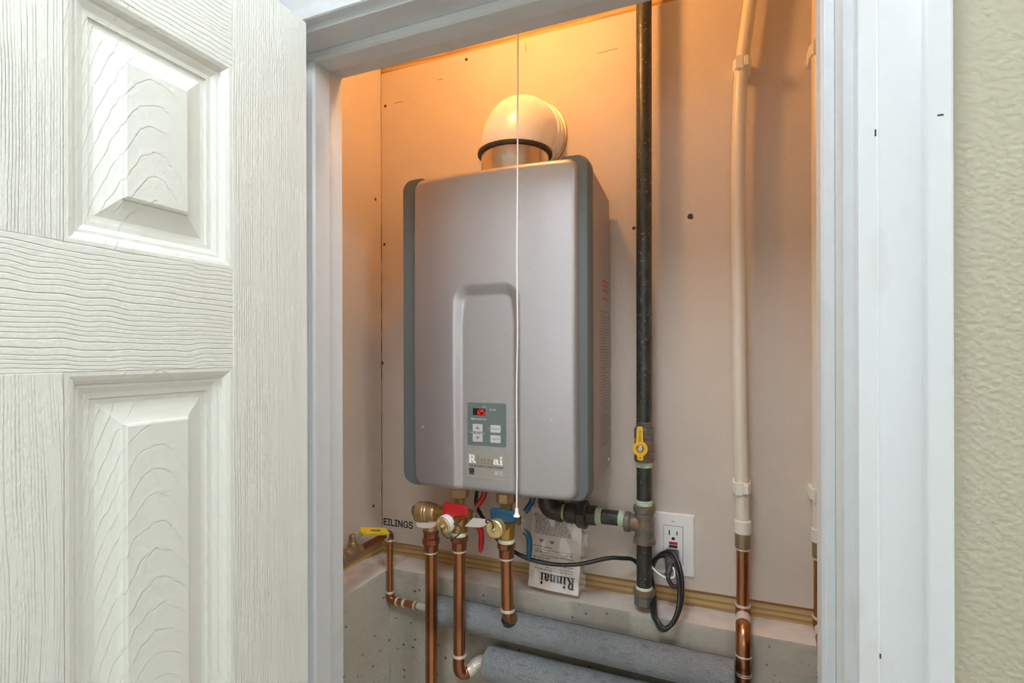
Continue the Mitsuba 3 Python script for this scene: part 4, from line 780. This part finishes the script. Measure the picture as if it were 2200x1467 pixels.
# ------------------------------------------------------------------ outlet, plug, cord
OX, OZ = -0.0977, -0.3455
pl = trimesh.convex.convex_hull(np.vstack([prism(rrect(-0.0368, 0.0368, -0.0558, 0.0558, 0.002), 0.0015, (OX, YW + 0.0002, OZ)).vertices, prism(rrect(-0.0345, 0.0345, -0.0535, 0.0535, 0.002), 0.0058, (OX, YW + 0.0002, OZ)).vertices]))
add('power_outlet__wall_plate', pl, M_WHITEP); yo = YW + 0.0002 - 0.0058
add('power_outlet__frame_gap', front(rrect(-0.0172, 0.0172, -0.0342, 0.0342, 0.0012), OX, yo, OZ, 0.0002), M_INKS)
add('power_outlet__face', prism(rrect(-0.0163, 0.0163, -0.0333, 0.0333, 0.001), 0.0016, (OX, yo + 0.0002, OZ)), M_WHITEP); ya = yo - 0.0013
for dz in (0.0215, -0.0215):
    add('power_outlet__socket', [front(sbox(-0.0078, -0.0042, -0.0056, 0.0042), OX, ya, OZ + dz, 0.0003), front(sbox(0.0056, -0.0034, 0.0076, 0.0034), OX, ya, OZ + dz, 0.0003), front(Point(0, -0.0105).buffer(0.0028).union(sbox(-0.0028, -0.0127, 0.0028, -0.0105)), OX, ya, OZ + dz, 0.0003)], M_SLOT)
add('power_outlet__button', front(rrect(-0.0072, 0.0072, 0.0006, 0.0052, 0.0005), OX, ya, OZ, 0.0012), M_RED); lab('power_outlet__button', 'red reset button')
add('power_outlet__button', front(rrect(-0.0072, 0.0072, -0.0052, -0.0010, 0.0005), OX, ya, OZ, 0.0012), M_INKB); lab('power_outlet__button_001', 'black test button')
add('power_outlet__screw', lathe([(0.0032, 0), (0.0030, 0.0008), (0.001, 0.0012)], (OX, yo, OZ + 0.0425), (0, -1, 0), 16), M_WHITEP, 30)
add('power_outlet__screw_slot', front(sbox(-0.0026, -0.0004, 0.0026, 0.0004), OX, yo - 0.0010, OZ + 0.0425, 0.0003), M_INKS)
add('power_outlet__indicator', front(Point(0, 0).buffer(0.0009), OX + 0.0128, ya, OZ - 0.0290, 0.0003), M_YEL)
lab('power_outlet', 'white wall outlet with red and black buttons right of the gas pipe', 'outlet')
PX, PZ = OX - 0.0015, OZ - 0.0200
plug = trimesh.convex.convex_hull(np.vstack([box(PX - 0.0112, PX + 0.0112, 0.972, ya, PZ - 0.0105, PZ + 0.0125, 0.002).vertices, box(PX - 0.0085, PX + 0.0085, 0.957, 0.965, PZ - 0.0150, PZ + 0.0040, 0.002).vertices]))
add('power_cable__plug', [plug, tube(spline([(PX, 0.963, PZ - 0.006), (PX - 0.002, 0.955, PZ - 0.014), (PX - 0.006, 0.951, PZ - 0.022)], 5), np.linspace(0.0062, 0.0046, 11), 14)], M_PLUG, 30); lab('power_cable__plug', 'dark grey moulded plug')
cpath = [(PX - 0.003, 0.954, PZ - 0.014), (PX - 0.002, 0.946, PZ - 0.024), (PX + 0.006, 0.943, PZ - 0.034)]
LOOP = [(-0.0830, 0.953, -0.3780), (-0.0790, 0.941, -0.4050), (-0.0825, 0.926, -0.4310), (-0.0930, 0.915, -0.4510), (-0.1060, 0.912, -0.4600), (-0.1170, 0.916, -0.4520), (-0.1230, 0.926, -0.4440), (-0.1285, 0.953, -0.4350), (-0.1345, 0.981, -0.4190), (-0.1360, 0.982, -0.3960), (-0.1250, 0.977, -0.3690), (-0.1060, 0.969, -0.3560), (-0.0920, 0.962, -0.3620)]
loops = []
for k in range(3):
    q = np.array(LOOP[(1 if k == 0 else 0):(len(LOOP) if k < 2 else 10)], float); i = np.arange(len(q))
    loops += [tuple(p) for p in q + np.c_[0.0030 * np.sin(i * 0.8 + 2.1 * k), -0.0055 * k + 0.004 + 0 * i, 0.0045 * np.cos(i * 0.6 + 1.9 * k)]]
back = [(-0.1480, 0.985, -0.4020), (-0.1640, 0.972, -0.3760), (-0.1840, 0.958, -0.3700), (-0.2080, 0.946, -0.3695), (-0.2593, 0.928, -0.3815), (-0.3127, 0.920, -0.3850), (-0.3590, 0.912, -0.3755), (-0.3972, 0.910, -0.3570), (-0.4167, 0.912, -0.3440), (-0.4330, 0.916, -0.3280), (-0.4500, 0.920, -0.3080), (-0.4590, 0.920, -0.2900), (-0.4560, 0.918, -0.2640), (-0.4520, 0.916, -0.2150)]
cordp = spline(cpath + loops + back, 7)
add('power_cable__cable', tube(cordp, 0.0036, 12), M_CORD, True)
add('power_cable__tie', tube(spline([(-0.1330, 0.962, -0.3775), (-0.1200, 0.955, -0.3855), (-0.1040, 0.950, -0.3900), (-0.0935, 0.948, -0.3860), (-0.0905, 0.948, -0.3790), (-0.0940, 0.952, -0.3700)], 8), 0.0019, 10), M_WHITEP, True); lab('power_cable__tie', 'white plastic cable tie')
lab('power_cable', 'coiled black power cable plugged into the white outlet', 'cable')

# ------------------------------------------------------------------ booklet in a clear bag, leaning on the wall
def bag_pt(u, v, push=0.0):
    """u across, v from the bottom up."""
    x = -0.3625 + 0.1100 * u - 0.006 * v * (1 - u) + 0.0 * v; z = -0.4535 + 0.215 * v + 0.0035 * (1 - u) * (1 - v)
    y = 0.9510 + 0.038 * np.clip(v * 1.5, 0, 1) ** 0.8 - 0.006 * np.sin(np.pi * u) * (0.4 + v) + push
    return np.stack([x, y, z], -1)
def bag_sheet(u0, u1, v0, v1, p0, p1, nu=14, nv=22):
    fr = grid_mesh(lambda u, v: bag_pt(u0 + (u1 - u0) * u, v0 + (v1 - v0) * v, p0), nu, nv); bk = grid_mesh(lambda u, v: bag_pt(u0 + (u1 - u0) * u, v0 + (v1 - v0) * v, p1), nu, nv); n = nu * nv
    rim = [i * nv for i in range(nu)] + [(nu - 1) * nv + j for j in range(1, nv)] + [i * nv + nv - 1 for i in range(nu - 2, -1, -1)] + [j for j in range(nv - 2, 0, -1)]
    f = np.vstack([fr.faces, bk.faces[:, ::-1] + n, [(a, b, b + n) for a, b in zip(rim, rim[1:] + rim[:1])], [(a, b + n, a + n) for a, b in zip(rim, rim[1:] + rim[:1])]])
    m = tm(np.vstack([fr.vertices, bk.vertices]), f); m.fix_normals(); return m
add('instruction_booklet', bag_sheet(0.0, 0.90, 0.02, 1.0, -0.003, 0.002), M_BAGPAPER, 40)
def on_bag(m, d=-0.0033):   # bend flat print (x = u, y = v, z = height) onto the sheet
    v = m.vertices; m.vertices = bag_pt(v[:, 0], v[:, 1], d) - np.c_[v[:, 2] * 0, v[:, 2], v[:, 2] * 0]; return m
def print_line(u0, u1, v, h, sag=0.0):
    out = []; u = u0
    while u < u1:
        w = rng.uniform(0.03, 0.09); e = min(u + w, u1); b = trimesh.creation.box(bounds=[[u, v - sag * 4 * (u - 0.45) ** 2 * 0 , 0], [e, v + h, 0.0003]])
        b = b.subdivide() if e - u > 0.05 else b; out.append(on_bag(b)); u = e + 0.014
    return out
pr = []
for v, a, b, h in [(0.175, .10, .80, .006), (0.195, .30, .82, .005), (0.222, .62, .82, .006), (0.225, .10, .42, .008), (0.247, .06, .38, .009), (0.250, .66, .80, .006), (0.268, .05, .36, .007), (0.290, .20, .80, .004), (0.315, .08, .34, .007), (0.318, .64, .78, .006), (0.338, .10, .80, .004), (0.360, .06, .40, .007)]: pr += print_line(a, b, v, h)
for v in np.arange(0.470, 0.640, 0.0135): pr += print_line(rng.uniform(0.03, 0.09), 0.74, v, 0.0055)
for v in np.arange(0.690, 0.99, 0.0150): pr += print_line(0.03, 0.66 - rng.uniform(0, 0.20), v, 0.0055)
pr.append(on_bag(trimesh.creation.box(bounds=[[0.40, 0.655, 0], [0.72, 0.680, 0.0003]])))
for u, v in ((0.20, 0.395), (0.40, 0.395)):
    pr += [on_bag(prism(Polygon([(u, v), (u + 0.05, v + 0.028), (u - 0.05, v + 0.028)]), 0.0003, (0, 0, 0), (1, 0, 0), (0, 1, 0)))]
add('instruction_booklet__print', pr, M_INKS); lab('instruction_booklet__print', 'small printed lines and symbols')
lt = []
for g in logo(0.094, 0.62):
    q = prism(affinity.rotate(g, 180, origin=(0, 0)), 0.0004, (0, 0, 0), (1, 0, 0), (0, 1, 0)); q.apply_translation([0.83, 0.150, 0]); lt.append(on_bag(q))
add('instruction_booklet__lettering', lt, M_INKB); lab('instruction_booklet__lettering', 'large upside down black maker name')
add('instruction_booklet__bag', grid_mesh(lambda u, v: bag_pt(-0.02 + 1.03 * u, v, -0.0052) + np.stack([u * 0, -0.0018 * np.sin(u * 17 + 5 * v) * np.sin(v * 13), u * 0], -1), 30, 44), 'mat_bag_film', True); lab('instruction_booklet__bag', 'clear plastic bag')
lab('instruction_booklet', 'folded booklet in a clear bag behind the gas elbow', 'booklet')
